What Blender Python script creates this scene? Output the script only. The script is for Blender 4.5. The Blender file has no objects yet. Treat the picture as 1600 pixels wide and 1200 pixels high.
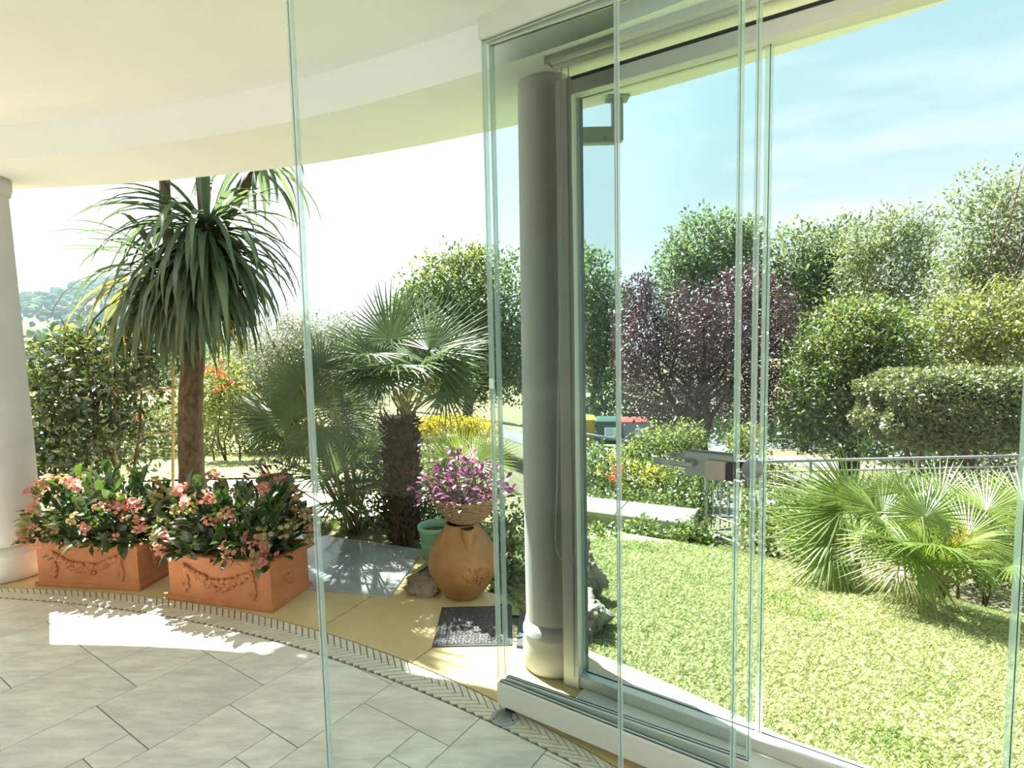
import bpy, math, random
import numpy as np
from mathutils import Vector, Matrix
rnd = random.Random(7)
rng = np.random.default_rng(11)
S = bpy.context.scene
COL = S.collection
PI = math.pi
R = math.radians

# ------------------------------------------------------------------ camera, world, sun, exposure
F = 901.7; PITCH = 0.087516; ROLL = -0.021934; EYE = 1.55
FWD = np.array([0, math.cos(PITCH), -math.sin(PITCH)]); _u = np.array([0, math.sin(PITCH), math.cos(PITCH)]); _x = np.array([1., 0, 0])
_c, _s = math.cos(ROLL), math.sin(ROLL)
RT = _c*_x + _s*_u; UP = -_s*_x + _c*_u; CAM = np.array([0, 0, EYE])
cd = bpy.data.cameras.new('camera'); cam = bpy.data.objects.new('camera', cd); COL.objects.link(cam)
cam.matrix_world = Matrix(((RT[0], UP[0], -FWD[0], 0), (RT[1], UP[1], -FWD[1], 0), (RT[2], UP[2], -FWD[2], EYE), (0, 0, 0, 1)))
cd.sensor_width = 36; cd.lens = F/1600*36; cd.clip_start = 0.05; cd.clip_end = 2000
S.camera = cam
S.view_settings.view_transform = 'Standard'; S.view_settings.look = 'None'
S.view_settings.gamma = 1; S.view_settings.use_curve_mapping = False
S.view_settings.exposure = 1.98
SUN_AZ, SUN_EL = R(40), R(58.3)
SUNDIR = Vector((-math.sin(SUN_AZ)*math.cos(SUN_EL), math.cos(SUN_AZ)*math.cos(SUN_EL), math.sin(SUN_EL)))
sl = bpy.data.lights.new('sun', 'SUN'); sl.energy = 7.0; sl.angle = R(0.53); sl.color = (1, .965, .89)
so = bpy.data.objects.new('sun', sl); COL.objects.link(so); so.rotation_euler = SUNDIR.to_track_quat('Z', 'Y').to_euler(); so.location = (-8, 8, 14)

W = bpy.data.worlds.new('sky'); S.world = W; W.use_nodes = True
nt = W.node_tree; nt.nodes.clear(); N = nt.nodes; L = nt.links
def wn(t, **k):
    n = N.new(t)
    for a, b in k.items(): setattr(n, a, b)
    return n
tc = wn('ShaderNodeTexCoord'); sx = wn('ShaderNodeSeparateXYZ'); L.new(tc.outputs['Generated'], sx.inputs[0])
ramp = wn('ShaderNodeValToRGB'); L.new(sx.outputs['Z'], ramp.inputs[0])
cr = ramp.color_ramp; cr.elements[0].position = 0.0; cr.elements[0].color = (.82, .88, .90, 1)
cr.elements[1].position = 1.0; cr.elements[1].color = (.20, .42, .66, 1)
for p, c in ((.16, (.74, .87, .91, 1)), (.32, (.55, .79, .84, 1)), (.55, (.37, .66, .76, 1))):
    e = cr.elements.new(p); e.color = c
dot = wn('ShaderNodeVectorMath', operation='DOT_PRODUCT'); L.new(tc.outputs['Generated'], dot.inputs[0]); dot.inputs[1].default_value = SUNDIR
gl = wn('ShaderNodeMapRange'); L.new(dot.outputs['Value'], gl.inputs[0]); gl.inputs[1].default_value = .42; gl.inputs[2].default_value = .95; gl.interpolation_type = 'SMOOTHSTEP'
mxg = wn('ShaderNodeMix', data_type='RGBA'); L.new(gl.outputs[0], mxg.inputs[0]); L.new(ramp.outputs[0], mxg.inputs[6]); mxg.inputs[7].default_value = (1.15, 1.15, 1.1, 1)
mp = wn('ShaderNodeMapping'); mp.inputs['Scale'].default_value = (1.6, 1.6, 8); mp.inputs['Rotation'].default_value = (R(6), R(-8), 0); L.new(tc.outputs['Generated'], mp.inputs[0])
nz = wn('ShaderNodeTexNoise'); nz.inputs['Scale'].default_value = 1.7; nz.inputs['Detail'].default_value = 7; nz.inputs['Roughness'].default_value = .55; L.new(mp.outputs[0], nz.inputs['Vector'])
cl = wn('ShaderNodeMapRange'); L.new(nz.outputs[0], cl.inputs[0]); cl.inputs[1].default_value = .50; cl.inputs[2].default_value = .74
zf = wn('ShaderNodeMapRange'); L.new(sx.outputs['Z'], zf.inputs[0]); zf.inputs[1].default_value = .5; zf.inputs[2].default_value = .12
mu = wn('ShaderNodeMath', operation='MULTIPLY'); L.new(cl.outputs[0], mu.inputs[0]); L.new(zf.outputs[0], mu.inputs[1])
mxc = wn('ShaderNodeMix', data_type='RGBA'); L.new(mu.outputs[0], mxc.inputs[0]); L.new(mxg.outputs[2], mxc.inputs[6]); mxc.inputs[7].default_value = (1.1, 1.12, 1.12, 1)
bg = wn('ShaderNodeBackground'); L.new(mxc.outputs[2], bg.inputs[0]); bg.inputs[1].default_value = .30
ow = wn('ShaderNodeOutputWorld'); L.new(bg.outputs[0], ow.inputs[0])

# ------------------------------------------------------------------ helpers
def ray(px, py): return RT*(px-800)/F - UP*(py-600)/F + FWD
def gz(px, py, z=0.0):
    d = ray(px, py); return CAM + d*((z-EYE)/d[2])
def at(px, py, Y):
    d = ray(px, py); return CAM + d*(Y/d[1])
def on_plane(px, py, a, e):
    d = ray(px, py); n = np.array([-e[1], e[0], 0.]); t = ((np.array([a[0], a[1], 0])-CAM) @ n)/(d @ n); return CAM + d*t
def ppm(Y): return F/Y

def mesh(name, V, faces, smooth=False):
    me = bpy.data.meshes.new(name); me.from_pydata([tuple(map(float, v)) for v in V], [], faces)
    if smooth: me.polygons.foreach_set('use_smooth', [True]*len(me.polygons))
    me.update(); return me
def npmesh(name, V, loops, n):
    """V (k,3); loops flat vertex indices of n-gons, all with n corners"""
    me = bpy.data.meshes.new(name); m = len(loops)//n
    me.vertices.add(len(V)); me.vertices.foreach_set('co', np.asarray(V, dtype=np.float32).ravel())
    me.loops.add(len(loops)); me.loops.foreach_set('vertex_index', np.asarray(loops, dtype=np.int32))
    me.polygons.add(m); me.polygons.foreach_set('loop_start', np.arange(0, m*n, n, dtype=np.int32))
    me.update(calc_edges=True); return me
def obj(name, me, m=None, parent=None, loc=None, kind=None):
    o = bpy.data.objects.new(name, me); COL.objects.link(o)
    if m is not None and me is not None and not me.materials: me.materials.append(m)
    if parent is not None: o.parent = parent
    if loc is not None: o.location = loc
    if kind: o['kind'] = kind
    return o
def thing(name, label, cat, loc=(0, 0, 0), rz=0, group=None, kind=None):
    o = bpy.data.objects.new(name, None); COL.objects.link(o); o.location = loc; o.rotation_euler = (0, 0, rz); o.empty_display_size = .05
    return tag(o, label, cat, group, kind)
def tag(o, label, cat, group=None, kind=None):
    o['label'] = label; o['category'] = cat
    if group: o['group'] = group
    if kind: o['kind'] = kind
    return o
class MB:
    def __init__(s): s.V = []; s.Fc = []
    def add(s, V, Fc):
        k = len(s.V); s.V += [tuple(map(float, v)) for v in V]; s.Fc += [tuple(i+k for i in f) for f in Fc]
    def box(s, a, b):
        x0, y0, z0 = a; x1, y1, z1 = b
        s.add([(x0,y0,z0),(x1,y0,z0),(x1,y1,z0),(x0,y1,z0),(x0,y0,z1),(x1,y0,z1),(x1,y1,z1),(x0,y1,z1)],
              [(3,2,1,0),(4,5,6,7),(0,1,5,4),(1,2,6,5),(2,3,7,6),(3,0,4,7)])
    def bbox(s, a, b, r=.003):
        """box with chamfered edges"""
        x0,y0,z0 = a; x1,y1,z1 = b; c = [((x0+x1)/2),((y0+y1)/2)]; hx,hy = (x1-x0)/2,(y1-y0)/2
        s.rects([(hx-r,hy-r,z0),(hx,hy,z0+r),(hx,hy,z1-r),(hx-r,hy-r,z1)], c)
    def rects(s, prof, c=(0, 0), cap=(True, True)):
        V = []; Fc = []
        for (a, b, z) in prof:
            V += [(c[0]-a,c[1]-b,z),(c[0]+a,c[1]-b,z),(c[0]+a,c[1]+b,z),(c[0]-a,c[1]+b,z)]
        for i in range(len(prof)-1):
            for k in range(4):
                Fc.append((4*i+k, 4*i+(k+1)%4, 4*i+4+(k+1)%4, 4*i+4+k))
        if cap[0]: Fc.append((3,2,1,0))
        if cap[1]: q = 4*(len(prof)-1); Fc.append((q,q+1,q+2,q+3))
        s.add(V, Fc)
    def lathe(s, prof, c=(0,0), seg=32, cap=(False, False)):
        V = []; Fc = []
        for (r, z) in prof:
            for k in range(seg):
                a = 2*PI*k/seg; V.append((c[0]+r*math.cos(a), c[1]+r*math.sin(a), z))
        for i in range(len(prof)-1):
            for k in range(seg):
                Fc.append((seg*i+k, seg*i+(k+1)%seg, seg*(i+1)+(k+1)%seg, seg*(i+1)+k))
        if cap[0]: Fc.append(tuple(range(seg-1,-1,-1)))
        if cap[1]: q = seg*(len(prof)-1); Fc.append(tuple(q+k for k in range(seg)))
        s.add(V, Fc)
    def tube(s, pts, rad, seg=6, cap=True):
        pts = [Vector(p) for p in pts]; n = len(pts)
        if not hasattr(rad, '__len__'): rad = [rad]*n
        V = []; Fc = []; ref = None
        for i, p in enumerate(pts):
            t = (pts[min(i+1,n-1)]-pts[max(i-1,0)]); t = t.normalized() if t.length > 1e-9 else Vector((0,0,1))
            if ref is None: ref = t.orthogonal().normalized()
            u = (ref - t*ref.dot(t)); u = u.normalized() if u.length > 1e-6 else t.orthogonal().normalized(); ref = u; v = t.cross(u)
            for k in range(seg):
                a = 2*PI*k/seg; V.append(p + (u*math.cos(a)+v*math.sin(a))*rad[i])
        for i in range(n-1):
            for k in range(seg):
                Fc.append((seg*i+k, seg*i+(k+1)%seg, seg*(i+1)+(k+1)%seg, seg*(i+1)+k))
        if cap:
            Fc.append(tuple(range(seg-1,-1,-1))); q = seg*(n-1); Fc.append(tuple(q+k for k in range(seg)))
        s.add(V, Fc)
    def prism(s, poly, z0, z1, bev=0):
        n = len(poly)
        if bev:
            c = np.mean(np.array(poly), axis=0); q = []
            for p in poly:
                d = np.array(p)-c; l = np.hypot(*d); q.append(tuple(c + d*(max(l-bev,.001)/max(l,1e-6))))
            V = [(p[0],p[1],z0) for p in poly]+[(p[0],p[1],z1-bev) for p in poly]+[(p[0],p[1],z1) for p in q]
            Fc = [tuple(2*n+i for i in range(n))]
            for r in (0, n):
                Fc += [(r+i, r+(i+1)%n, r+n+(i+1)%n, r+n+i) for i in range(n)]
            s.add(V, Fc)
        else:
            V = [(p[0],p[1],z0) for p in poly]+[(p[0],p[1],z1) for p in poly]
            s.add(V, [tuple(range(n-1,-1,-1)), tuple(range(n,2*n))]+[(i,(i+1)%n,n+(i+1)%n,n+i) for i in range(n)])
    def blob(s, c, r, sq=(1,1,1), jit=.0, seg=7, rings=5):
        V = [(c[0],c[1],c[2]-r*sq[2])]; Fc = []
        for i in range(1, rings):
            th = PI*i/rings
            for k in range(seg):
                ph = 2*PI*k/seg; q = r*(1+rnd.uniform(-jit,jit))
                V.append((c[0]+q*sq[0]*math.sin(th)*math.cos(ph), c[1]+q*sq[1]*math.sin(th)*math.sin(ph), c[2]-q*sq[2]*math.cos(th)))
        V.append((c[0],c[1],c[2]+r*sq[2])); t = len(V)-1
        for k in range(seg):
            Fc.append((0, 1+(k+1)%seg, 1+k)); Fc.append((t, 1+(rings-2)*seg+k, 1+(rings-2)*seg+(k+1)%seg))
            for i in range(rings-2):
                Fc.append((1+i*seg+k, 1+i*seg+(k+1)%seg, 1+(i+1)*seg+(k+1)%seg, 1+(i+1)*seg+k))
        s.add(V, Fc)
    def me(s, name, smooth=False): return mesh(name, s.V, s.Fc, smooth)
    def build(s, name, m, parent=None, smooth=False, loc=None, kind=None): return obj(name, s.me(name, smooth), m, parent, loc, kind)

# ------------------------------------------------------------------ materials
def newmat(name):
    m = bpy.data.materials.new(name); m.use_nodes = True; m.node_tree.nodes.clear()
    return m, m.node_tree.nodes, m.node_tree.links
def link(L, a, b): L.new(a, b)
def surf(name, col, col2=None, rough=.6, scale=8, bump=.0, bscale=40, metal=0, coords='Object', spec=.5, rand=0, stretch=None, coat=0, detail=6):
    m, n, l = newmat(name)
    o = n.new('ShaderNodeOutputMaterial'); p = n.new('ShaderNodeBsdfPrincipled'); l.new(p.outputs[0], o.inputs[0])
    p.inputs['Roughness'].default_value = rough; p.inputs['Metallic'].default_value = metal; p.inputs['Specular IOR Level'].default_value = spec
    p.inputs['Coat Weight'].default_value = coat
    t = n.new('ShaderNodeTexCoord'); vec = t.outputs[coords]
    if stretch or rand:
        mpn = n.new('ShaderNodeMapping'); l.new(vec, mpn.inputs[0]); vec = mpn.outputs[0]
        if stretch: mpn.inputs['Scale'].default_value = stretch[:3]
        if stretch and len(stretch) > 3: mpn.inputs['Rotation'].default_value = (0, 0, stretch[3])
    if rand:
        oi = n.new('ShaderNodeObjectInfo'); cb = n.new('ShaderNodeCombineXYZ'); mm = n.new('ShaderNodeMath'); mm.operation = 'MULTIPLY'; mm.inputs[1].default_value = 37
        l.new(oi.outputs['Random'], mm.inputs[0]); l.new(mm.outputs[0], cb.inputs[0]); l.new(mm.outputs[0], cb.inputs[2]); l.new(cb.outputs[0], mpn.inputs['Location'])
    if col2 is not None:
        z = n.new('ShaderNodeTexNoise'); z.inputs['Scale'].default_value = scale; z.inputs['Detail'].default_value = detail; z.inputs['Roughness'].default_value = .6; l.new(vec, z.inputs['Vector'])
        mr = n.new('ShaderNodeMapRange'); mr.inputs[1].default_value = .35; mr.inputs[2].default_value = .65; l.new(z.outputs[0], mr.inputs[0])
        mx = n.new('ShaderNodeMix'); mx.data_type = 'RGBA'; mx.inputs[6].default_value = (*col, 1); mx.inputs[7].default_value = (*col2, 1); l.new(mr.outputs[0], mx.inputs[0])
        c = mx.outputs[2]
        if rand:
            hs = n.new('ShaderNodeHueSaturation'); r2 = n.new('ShaderNodeMapRange'); l.new(oi.outputs['Random'], r2.inputs[0]); r2.inputs[3].default_value = 1-rand; r2.inputs[4].default_value = 1+rand
            l.new(r2.outputs[0], hs.inputs['Value']); l.new(c, hs.inputs['Color']); c = hs.outputs[0]
        l.new(c, p.inputs['Base Color'])
    else: p.inputs['Base Color'].default_value = (*col, 1)
    if bump:
        z2 = n.new('ShaderNodeTexNoise'); z2.inputs['Scale'].default_value = bscale; z2.inputs['Detail'].default_value = 8; l.new(vec, z2.inputs['Vector'])
        b = n.new('ShaderNodeBump'); b.inputs['Strength'].default_value = bump; b.inputs['Distance'].default_value = .01; l.new(z2.outputs[0], b.inputs['Height']); l.new(b.outputs[0], p.inputs['Normal'])
    return m
def leafmat(name, cols, trans=.45, gloss=.08, rough=.4, obj_rand=False, patch=None):
    m, n, l = newmat(name)
    o = n.new('ShaderNodeOutputMaterial')
    if obj_rand: g = n.new('ShaderNodeObjectInfo'); src = g.outputs['Random']
    else: g = n.new('ShaderNodeNewGeometry'); src = g.outputs['Random Per Island']
    rp = n.new('ShaderNodeValToRGB'); l.new(src, rp.inputs[0]); k = len(cols)
    while len(rp.color_ramp.elements) < k: rp.color_ramp.elements.new(.5)
    for i, c in enumerate(cols):
        rp.color_ramp.elements[i].position = i/max(k-1, 1); rp.color_ramp.elements[i].color = (*c, 1)
    d = n.new('ShaderNodeBsdfDiffuse'); t = n.new('ShaderNodeBsdfTranslucent'); gs = n.new('ShaderNodeBsdfGlossy'); gs.inputs['Roughness'].default_value = rough
    cout = rp.outputs[0]
    if patch:
        tcp = n.new('ShaderNodeTexCoord'); zn = n.new('ShaderNodeTexNoise'); zn.inputs['Scale'].default_value = 2.2; zn.inputs['Detail'].default_value = 5; l.new(tcp.outputs['Object'], zn.inputs['Vector'])
        mr = n.new('ShaderNodeMapRange'); mr.inputs[1].default_value = .54; mr.inputs[2].default_value = .72; mr.inputs[4].default_value = .85; l.new(zn.outputs[0], mr.inputs[0])
        mxp = n.new('ShaderNodeMix'); mxp.data_type = 'RGBA'; l.new(mr.outputs[0], mxp.inputs[0]); l.new(cout, mxp.inputs[6]); mxp.inputs[7].default_value = (*patch, 1); cout = mxp.outputs[2]
    l.new(cout, d.inputs[0])
    hs = n.new('ShaderNodeHueSaturation'); hs.inputs['Hue'].default_value = .485; hs.inputs['Saturation'].default_value = 1.1; hs.inputs['Value'].default_value = 1.7
    l.new(cout, hs.inputs['Color']); l.new(hs.outputs[0], t.inputs[0])
    m1 = n.new('ShaderNodeMixShader'); m1.inputs[0].default_value = trans; l.new(d.outputs[0], m1.inputs[1]); l.new(t.outputs[0], m1.inputs[2])
    m2 = n.new('ShaderNodeMixShader'); m2.inputs[0].default_value = gloss; l.new(m1.outputs[0], m2.inputs[1]); l.new(gs.outputs[0], m2.inputs[2])
    l.new(m2.outputs[0], o.inputs[0]); return m
def glassmat(name, tint, refl=1.0):
    m, n, l = newmat(name)
    o = n.new('ShaderNodeOutputMaterial'); t = n.new('ShaderNodeBsdfTransparent'); t.inputs[0].default_value = (*tint, 1)
    g = n.new('ShaderNodeBsdfGlossy'); g.inputs['Roughness'].default_value = 0.0
    f = n.new('ShaderNodeLayerWeight'); f.inputs[0].default_value = .5          # Schlick reflectance, the same on both faces
    pw = n.new('ShaderNodeMath'); pw.operation = 'POWER'; pw.inputs[1].default_value = 5; l.new(f.outputs['Facing'], pw.inputs[0])
    mm = n.new('ShaderNodeMath'); mm.operation = 'MULTIPLY_ADD'; mm.inputs[1].default_value = .9*refl; mm.inputs[2].default_value = .035*refl; l.new(pw.outputs[0], mm.inputs[0])
    x = n.new('ShaderNodeMixShader'); l.new(mm.outputs[0], x.inputs[0]); l.new(t.outputs[0], x.inputs[1]); l.new(g.outputs[0], x.inputs[2]); l.new(x.outputs[0], o.inputs[0])
    return m
def sealmat(name, col, tr=.6, alpha=.62):
    m, n, l = newmat(name)
    o = n.new('ShaderNodeOutputMaterial'); p = n.new('ShaderNodeBsdfPrincipled'); p.inputs['Base Color'].default_value = (*col, 1); p.inputs['Roughness'].default_value = .15
    t = n.new('ShaderNodeBsdfTranslucent'); t.inputs[0].default_value = (*col, 1); m1 = n.new('ShaderNodeMixShader'); m1.inputs[0].default_value = tr
    l.new(p.outputs[0], m1.inputs[1]); l.new(t.outputs[0], m1.inputs[2])
    tt = n.new('ShaderNodeBsdfTransparent'); tt.inputs[0].default_value = (.9, .97, .95, 1); m2 = n.new('ShaderNodeMixShader'); m2.inputs[0].default_value = alpha
    l.new(m1.outputs[0], m2.inputs[1]); l.new(tt.outputs[0], m2.inputs[2]); l.new(m2.outputs[0], o.inputs[0]); return m

M = {}
M['plaster'] = surf('white_plaster', (.86, .865, .84), (.88, .885, .86), .85, 3, .12, 180)
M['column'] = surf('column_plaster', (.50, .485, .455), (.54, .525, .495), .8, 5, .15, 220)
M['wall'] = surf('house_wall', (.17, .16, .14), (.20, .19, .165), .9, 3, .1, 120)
M['grout'] = surf('grout', (.16, .145, .11), (.20, .18, .14), .9, 30)
M['tile'] = surf('slate_tile', (.59, .575, .52), (.80, .785, .715), .40, 5, .5, 11, rand=.08, stretch=(1, 3.2, 1, R(30)), spec=.5, detail=9)
M['brick'] = surf('border_brick', (.60, .575, .48), (.68, .655, .56), .5, 14, .15, 60, rand=.06)
M['stone'] = surf('polished_stone', (.56, .44, .22), (.62, .50, .28), .22, 4, .02, 60, rand=.04, spec=.5)
M['grey_slab'] = surf('grey_polished_slab', (.33, .35, .36), (.40, .42, .42), .12, 6, .02, 30)
M['pale_stone'] = surf('pale_paving', (.62, .60, .52), (.70, .67, .58), .8, 6, .15, 60)
M['terracotta'] = surf('terracotta', (.42, .155, .06), (.50, .205, .085), .75, 9, .2, 70)
M['soil'] = surf('soil', (.045, .032, .02), (.09, .065, .04), .95, 30, .6, 60)
M['jar'] = surf('glazed_ochre_jar', (.22, .105, .03), (.33, .165, .05), .45, 5, .12, 25)
M['jar_dark'] = surf('jar_hollow_shade', (.03, .018, .01), None, .9)
M['wicker'] = surf('wicker', (.18, .115, .06), (.28, .19, .10), .7, 60, .3, 90)
M['green_pot'] = surf('green_pot', (.20, .40, .25), (.22, .43, .27), .5, 8)
M['mat'] = surf('pebble_mat', (.035, .035, .037), (.10, .10, .10), .6, 60, 1.0, 110)
M['mat_edge'] = surf('mat_edge', (.05, .05, .052), None, .6)
M['rock'] = surf('rock', (.10, .075, .045), (.30, .25, .17), .9, 7, .8, 22)
M['rock2'] = surf('pale_rock', (.09, .08, .065), (.33, .29, .235), .95, 11, 1, 30)
M['alu'] = surf('white_aluminium', (.66, .65, .60), None, .35)
M['alu_dark'] = surf('grey_aluminium', (.30, .35, .37), None, .4)
M['gasket'] = surf('black_gasket', (.015, .02, .028), None, .5)
M['steel'] = surf('brushed_steel', (.26, .29, .29), None, .38, metal=.6)
M['box'] = surf('lock_cover', (.30, .27, .22), (.33, .30, .25), .6, 60, .1, 200)
M['black'] = surf('black_plastic', (.012, .012, .013), None, .45)
M['iron'] = surf('painted_iron', (.055, .06, .065), (.08, .085, .09), .5, 20)
M['rail_iron'] = surf('galvanised_iron', (.24, .25, .26), (.30, .31, .31), .45, 20, metal=.4)
M['glass'] = glassmat('glass', (.945, .976, .975), .15)
M['glass_out'] = glassmat('outer_glass', (.945, .98, .982), .12)
M['seal'] = sealmat('clear_edge_seal', (.80, .90, .90))
M['seal2'] = sealmat('outer_edge_seal', (.80, .92, .88))
M['bark'] = surf('bark', (.065, .045, .028), (.15, .105, .065), .95, 14, 1, 26, stretch=(1, 1, .35))
M['cordy_bark'] = surf('cordyline_bark', (.05, .034, .016), (.125, .088, .045), .95, 26, 1, 42, stretch=(1, 1, .6))
M['palm_trunk'] = surf('palm_fibre', (.03, .022, .014), (.11, .08, .05), .98, 24, 1, 40)
M['core_shade'] = surf('hedge_core_shade', (.015, .025, .008), (.03, .045, .014), .95, 40, 1, 60)
M['cane'] = surf('bamboo_cane', (.33, .24, .09), (.42, .31, .13), .6, 12)
M['concrete'] = surf('concrete', (.15, .145, .125), (.20, .19, .165), .85, 6, .2, 60)
M['asphalt'] = surf('road', (.11, .11, .115), (.15, .15, .15), .9, 6, .2, 90)
M['ground'] = surf('garden_soil', (.10, .085, .045), (.15, .15, .065), .95, 3, .6, 20)
M['lawn'] = surf('lawn_ground', (.27, .31, .10), (.40, .42, .18), .95, 5, .5, 40)
M['paper'] = surf('white_paper', (.72, .78, .80), None, .6)
M['bin_green'] = surf('bin_green', (.02, .07, .055), (.03, .085, .065), .45, 5)
M['bin_grey'] = surf('bin_grey', (.17, .19, .205), (.19, .21, .225), .45, 5)
M['bin_yellow'] = surf('bin_yellow', (.42, .30, .02), (.46, .33, .03), .45, 5)
M['bin_red'] = surf('bin_red_lid', (.30, .055, .04), None, .45)
M['blue_sign'] = surf('blue_print', (.03, .05, .16), None, .5)
M['red_sign'] = surf('red_print', (.45, .03, .03), None, .5)
M['text'] = surf('grey_print', (.22, .26, .28), None, .6)

G1 = [(.03, .06, .015), (.06, .11, .025), (.10, .16, .035), (.05, .085, .02)]
LM = {
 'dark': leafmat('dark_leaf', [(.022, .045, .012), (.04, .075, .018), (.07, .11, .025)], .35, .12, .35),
 'mid': leafmat('mid_leaf', [(.05, .085, .022), (.08, .13, .03), (.12, .17, .04)], .45, .08),
 'tree': leafmat('tree_leaf', [(.065, .11, .045), (.11, .16, .065), (.17, .215, .085)], .45, .08),
 'pale': leafmat('pale_leaf', [(.10, .14, .055), (.16, .20, .085), (.22, .25, .11)], .45, .08),
 'yellow': leafmat('yellow_green_leaf', [(.085, .125, .03), (.15, .185, .05), (.24, .25, .08)], .5, .08),
 'gold': leafmat('gold_leaf', [(.28, .27, .03), (.45, .38, .05), (.20, .24, .04)], .5, .05),
 'plum': leafmat('plum_leaf', [(.035, .016, .02), (.065, .026, .032), (.10, .035, .04)], .3, .12, .4),
 'olive': leafmat('olive_leaf', [(.10, .13, .075), (.17, .20, .12), (.24, .26, .17)], .35, .10, .4),
 'hedge': leafmat('hedge_leaf', [(.06, .09, .03), (.12, .15, .05), (.20, .22, .08)], .35, .09, .4),
 'ivy': leafmat('ivy_leaf', [(.05, .085, .02), (.10, .145, .035), (.19, .22, .06)], .4, .10, .4),
 'red': leafmat('red_flower', [(.55, .10, .05), (.65, .25, .06), (.60, .08, .10)], .4, .04),
 'grass': leafmat('grass_blade', [(.20, .25, .095), (.35, .37, .19), (.49, .485, .32)], .35, .05, .5, False, (.16, .24, .06)),
 'hill': leafmat('hill_tree', [(.05, .10, .06), (.08, .135, .08), (.12, .17, .095)], .1, 0),
 'palm': leafmat('palm_leaf', [(.05, .085, .028), (.075, .12, .04), (.10, .15, .05)], .35, .06, .45, True),
 'palm2': leafmat('lawn_palm_leaf', [(.10, .16, .03), (.16, .23, .045), (.23, .29, .07)], .5, .05, .45, True),
 'palm_y': leafmat('yellowing_frond', [(.40, .36, .03), (.48, .38, .04)], .5, .08, .4, True),
 'palm_dry': leafmat('dry_frond', [(.26, .25, .12), (.34, .31, .17)], .3, .08, .4, True),
 'cordy': leafmat('cordyline_leaf', [(.045, .08, .035), (.07, .115, .05), (.10, .15, .06)], .4, .08, .4, True),
 'cordy_y': leafmat('yellow_cordyline_leaf', [(.30, .25, .05), (.22, .20, .05)], .5, .1, .4, True),
 'euph': leafmat('euphorbia_leaf', [(.02, .05, .012), (.035, .075, .018), (.06, .11, .02)], .35, .12, .3, True),
 'pink': leafmat('pink_bract', [(.52, .22, .16), (.62, .32, .24), (.56, .20, .19)], .35, .04, .5, True),
 'cream': leafmat('faded_bract', [(.28, .27, .10), (.42, .31, .17), (.24, .25, .09)], .35, .04, .5, True),
 'purple': leafmat('purple_leaf', [(.06, .01, .04), (.15, .022, .095), (.30, .10, .20), (.04, .008, .03)], .3, .07, .35, True),
 'darkpurple': leafmat('dark_purple_leaf', [(.05, .015, .025), (.09, .025, .035)], .3, .12, .35, True),
}
M['petiole'] = surf('petiole', (.20, .20, .07), (.28, .25, .09), .6, 20)
M['petiole_d'] = surf('dark_petiole', (.06, .075, .03), (.10, .11, .04), .6, 20)
M['stem'] = surf('green_stem', (.06, .07, .03), (.10, .10, .05), .7, 20)

# ------------------------------------------------------------------ ground heights
CO = np.array([-3.721, -2.232]); RO_ = 5.818      # outer line of the brick border
CI = np.array([-4.217, -3.574]); RI_ = 7.070      # inner line of the brick border
CE = np.array([-3.795, -3.573]); R_EAVE = 7.69; R_BEAM = 7.08; Z_EAVE = 2.62; Z_CEIL = 2.81
def sstep(x, a, b):
    t = min(max((x-a)/(b-a), 0), 1); return t*t*(3-2*t)
def gh(x, y):
    d = math.hypot(x-CO[0], y-CO[1])-6.4
    if d < 2.4: zr = -.035-.115*max(d, 0)
    else: zr = max(-.311-.36*(d-2.4), -1.05)
    if d > 4.4: zr = max(-1.05-.13*(d-4.4), -3.2)
    zl = -.03-.10*max(d-1.0, 0); zl = max(zl, -3.2)
    if y < .5: w = 1.0 if x > .3 else 0.0
    else: w = sstep(x/y, -.12, .10)
    return zl*(1-w)+zr*w
def gp(px, py, lo=1.5, hi=60):
    """where the sight line of a photo pixel meets the garden ground"""
    d = ray(px, py); d = d/d[1]; y = lo
    while y < hi:
        p = CAM+d*y
        if p[2] <= gh(p[0], p[1]): return p
        y += .02
    return CAM+d*hi

# terrain
xs = np.concatenate([np.linspace(-60, -9, 22), np.linspace(-8, 10, 73), np.linspace(11, 60, 22)])
ys = np.concatenate([np.linspace(-6, 1, 8), np.linspace(1.2, 12, 70), np.linspace(12.6, 90, 40)])
nx, ny = len(xs), len(ys)
V = []; Fq = []
def in_floor(x, y):
    return math.hypot(x-CO[0], y-CO[1]) < 6.28
for y in ys:
    for x in xs:
        z = gh(x, y)
        V.append((x, y, z-.3 if in_floor(x, y) else z-.012))
for j in range(ny-1):
    for i in range(nx-1):
        Fq.append((j*nx+i, j*nx+i+1, (j+1)*nx+i+1, (j+1)*nx+i))
g = obj('ground', mesh('ground', V, Fq, True), M['ground']); tag(g, 'brown garden soil sloping away from the terrace', 'ground', kind='structure')

# ------------------------------------------------------------------ terrace floor
fl = MB(); fl.lathe([(0.01, -.22), (6.42, -.22), (6.42, -.035), (6.40, -.006), (.01, -.006)], tuple(CO), 128)
floor = fl.build('floor', M['grout']); tag(floor, 'curved terrace floor of beige slate tiles with grey grout', 'floor', kind='structure')
TH = 0.60379; U_ = 0.15935
DA = np.array([math.sin(TH), math.cos(TH)]); DB = np.array([math.cos(TH), -math.sin(TH)])
A0, B0 = .744, -1.387
def clip_poly(poly, n, c):           # keep points with n.p <= c
    out = []
    for i in range(len(poly)):
        p, q = poly[i], poly[(i+1) % len(poly)]; dp, dq = n@p-c, n@q-c
        if dp <= 0: out.append(p)
        if dp*dq < 0: out.append(p+(q-p)*(dp/(dp-dq)))
    return out
PATTERN = [(1, 4, -9, -6), (2, 4, -11, -9), (2, 4, -13, -11), (-2, 1, -9, -7), (0, 1, -7, -6)]
ntile = 0
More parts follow.
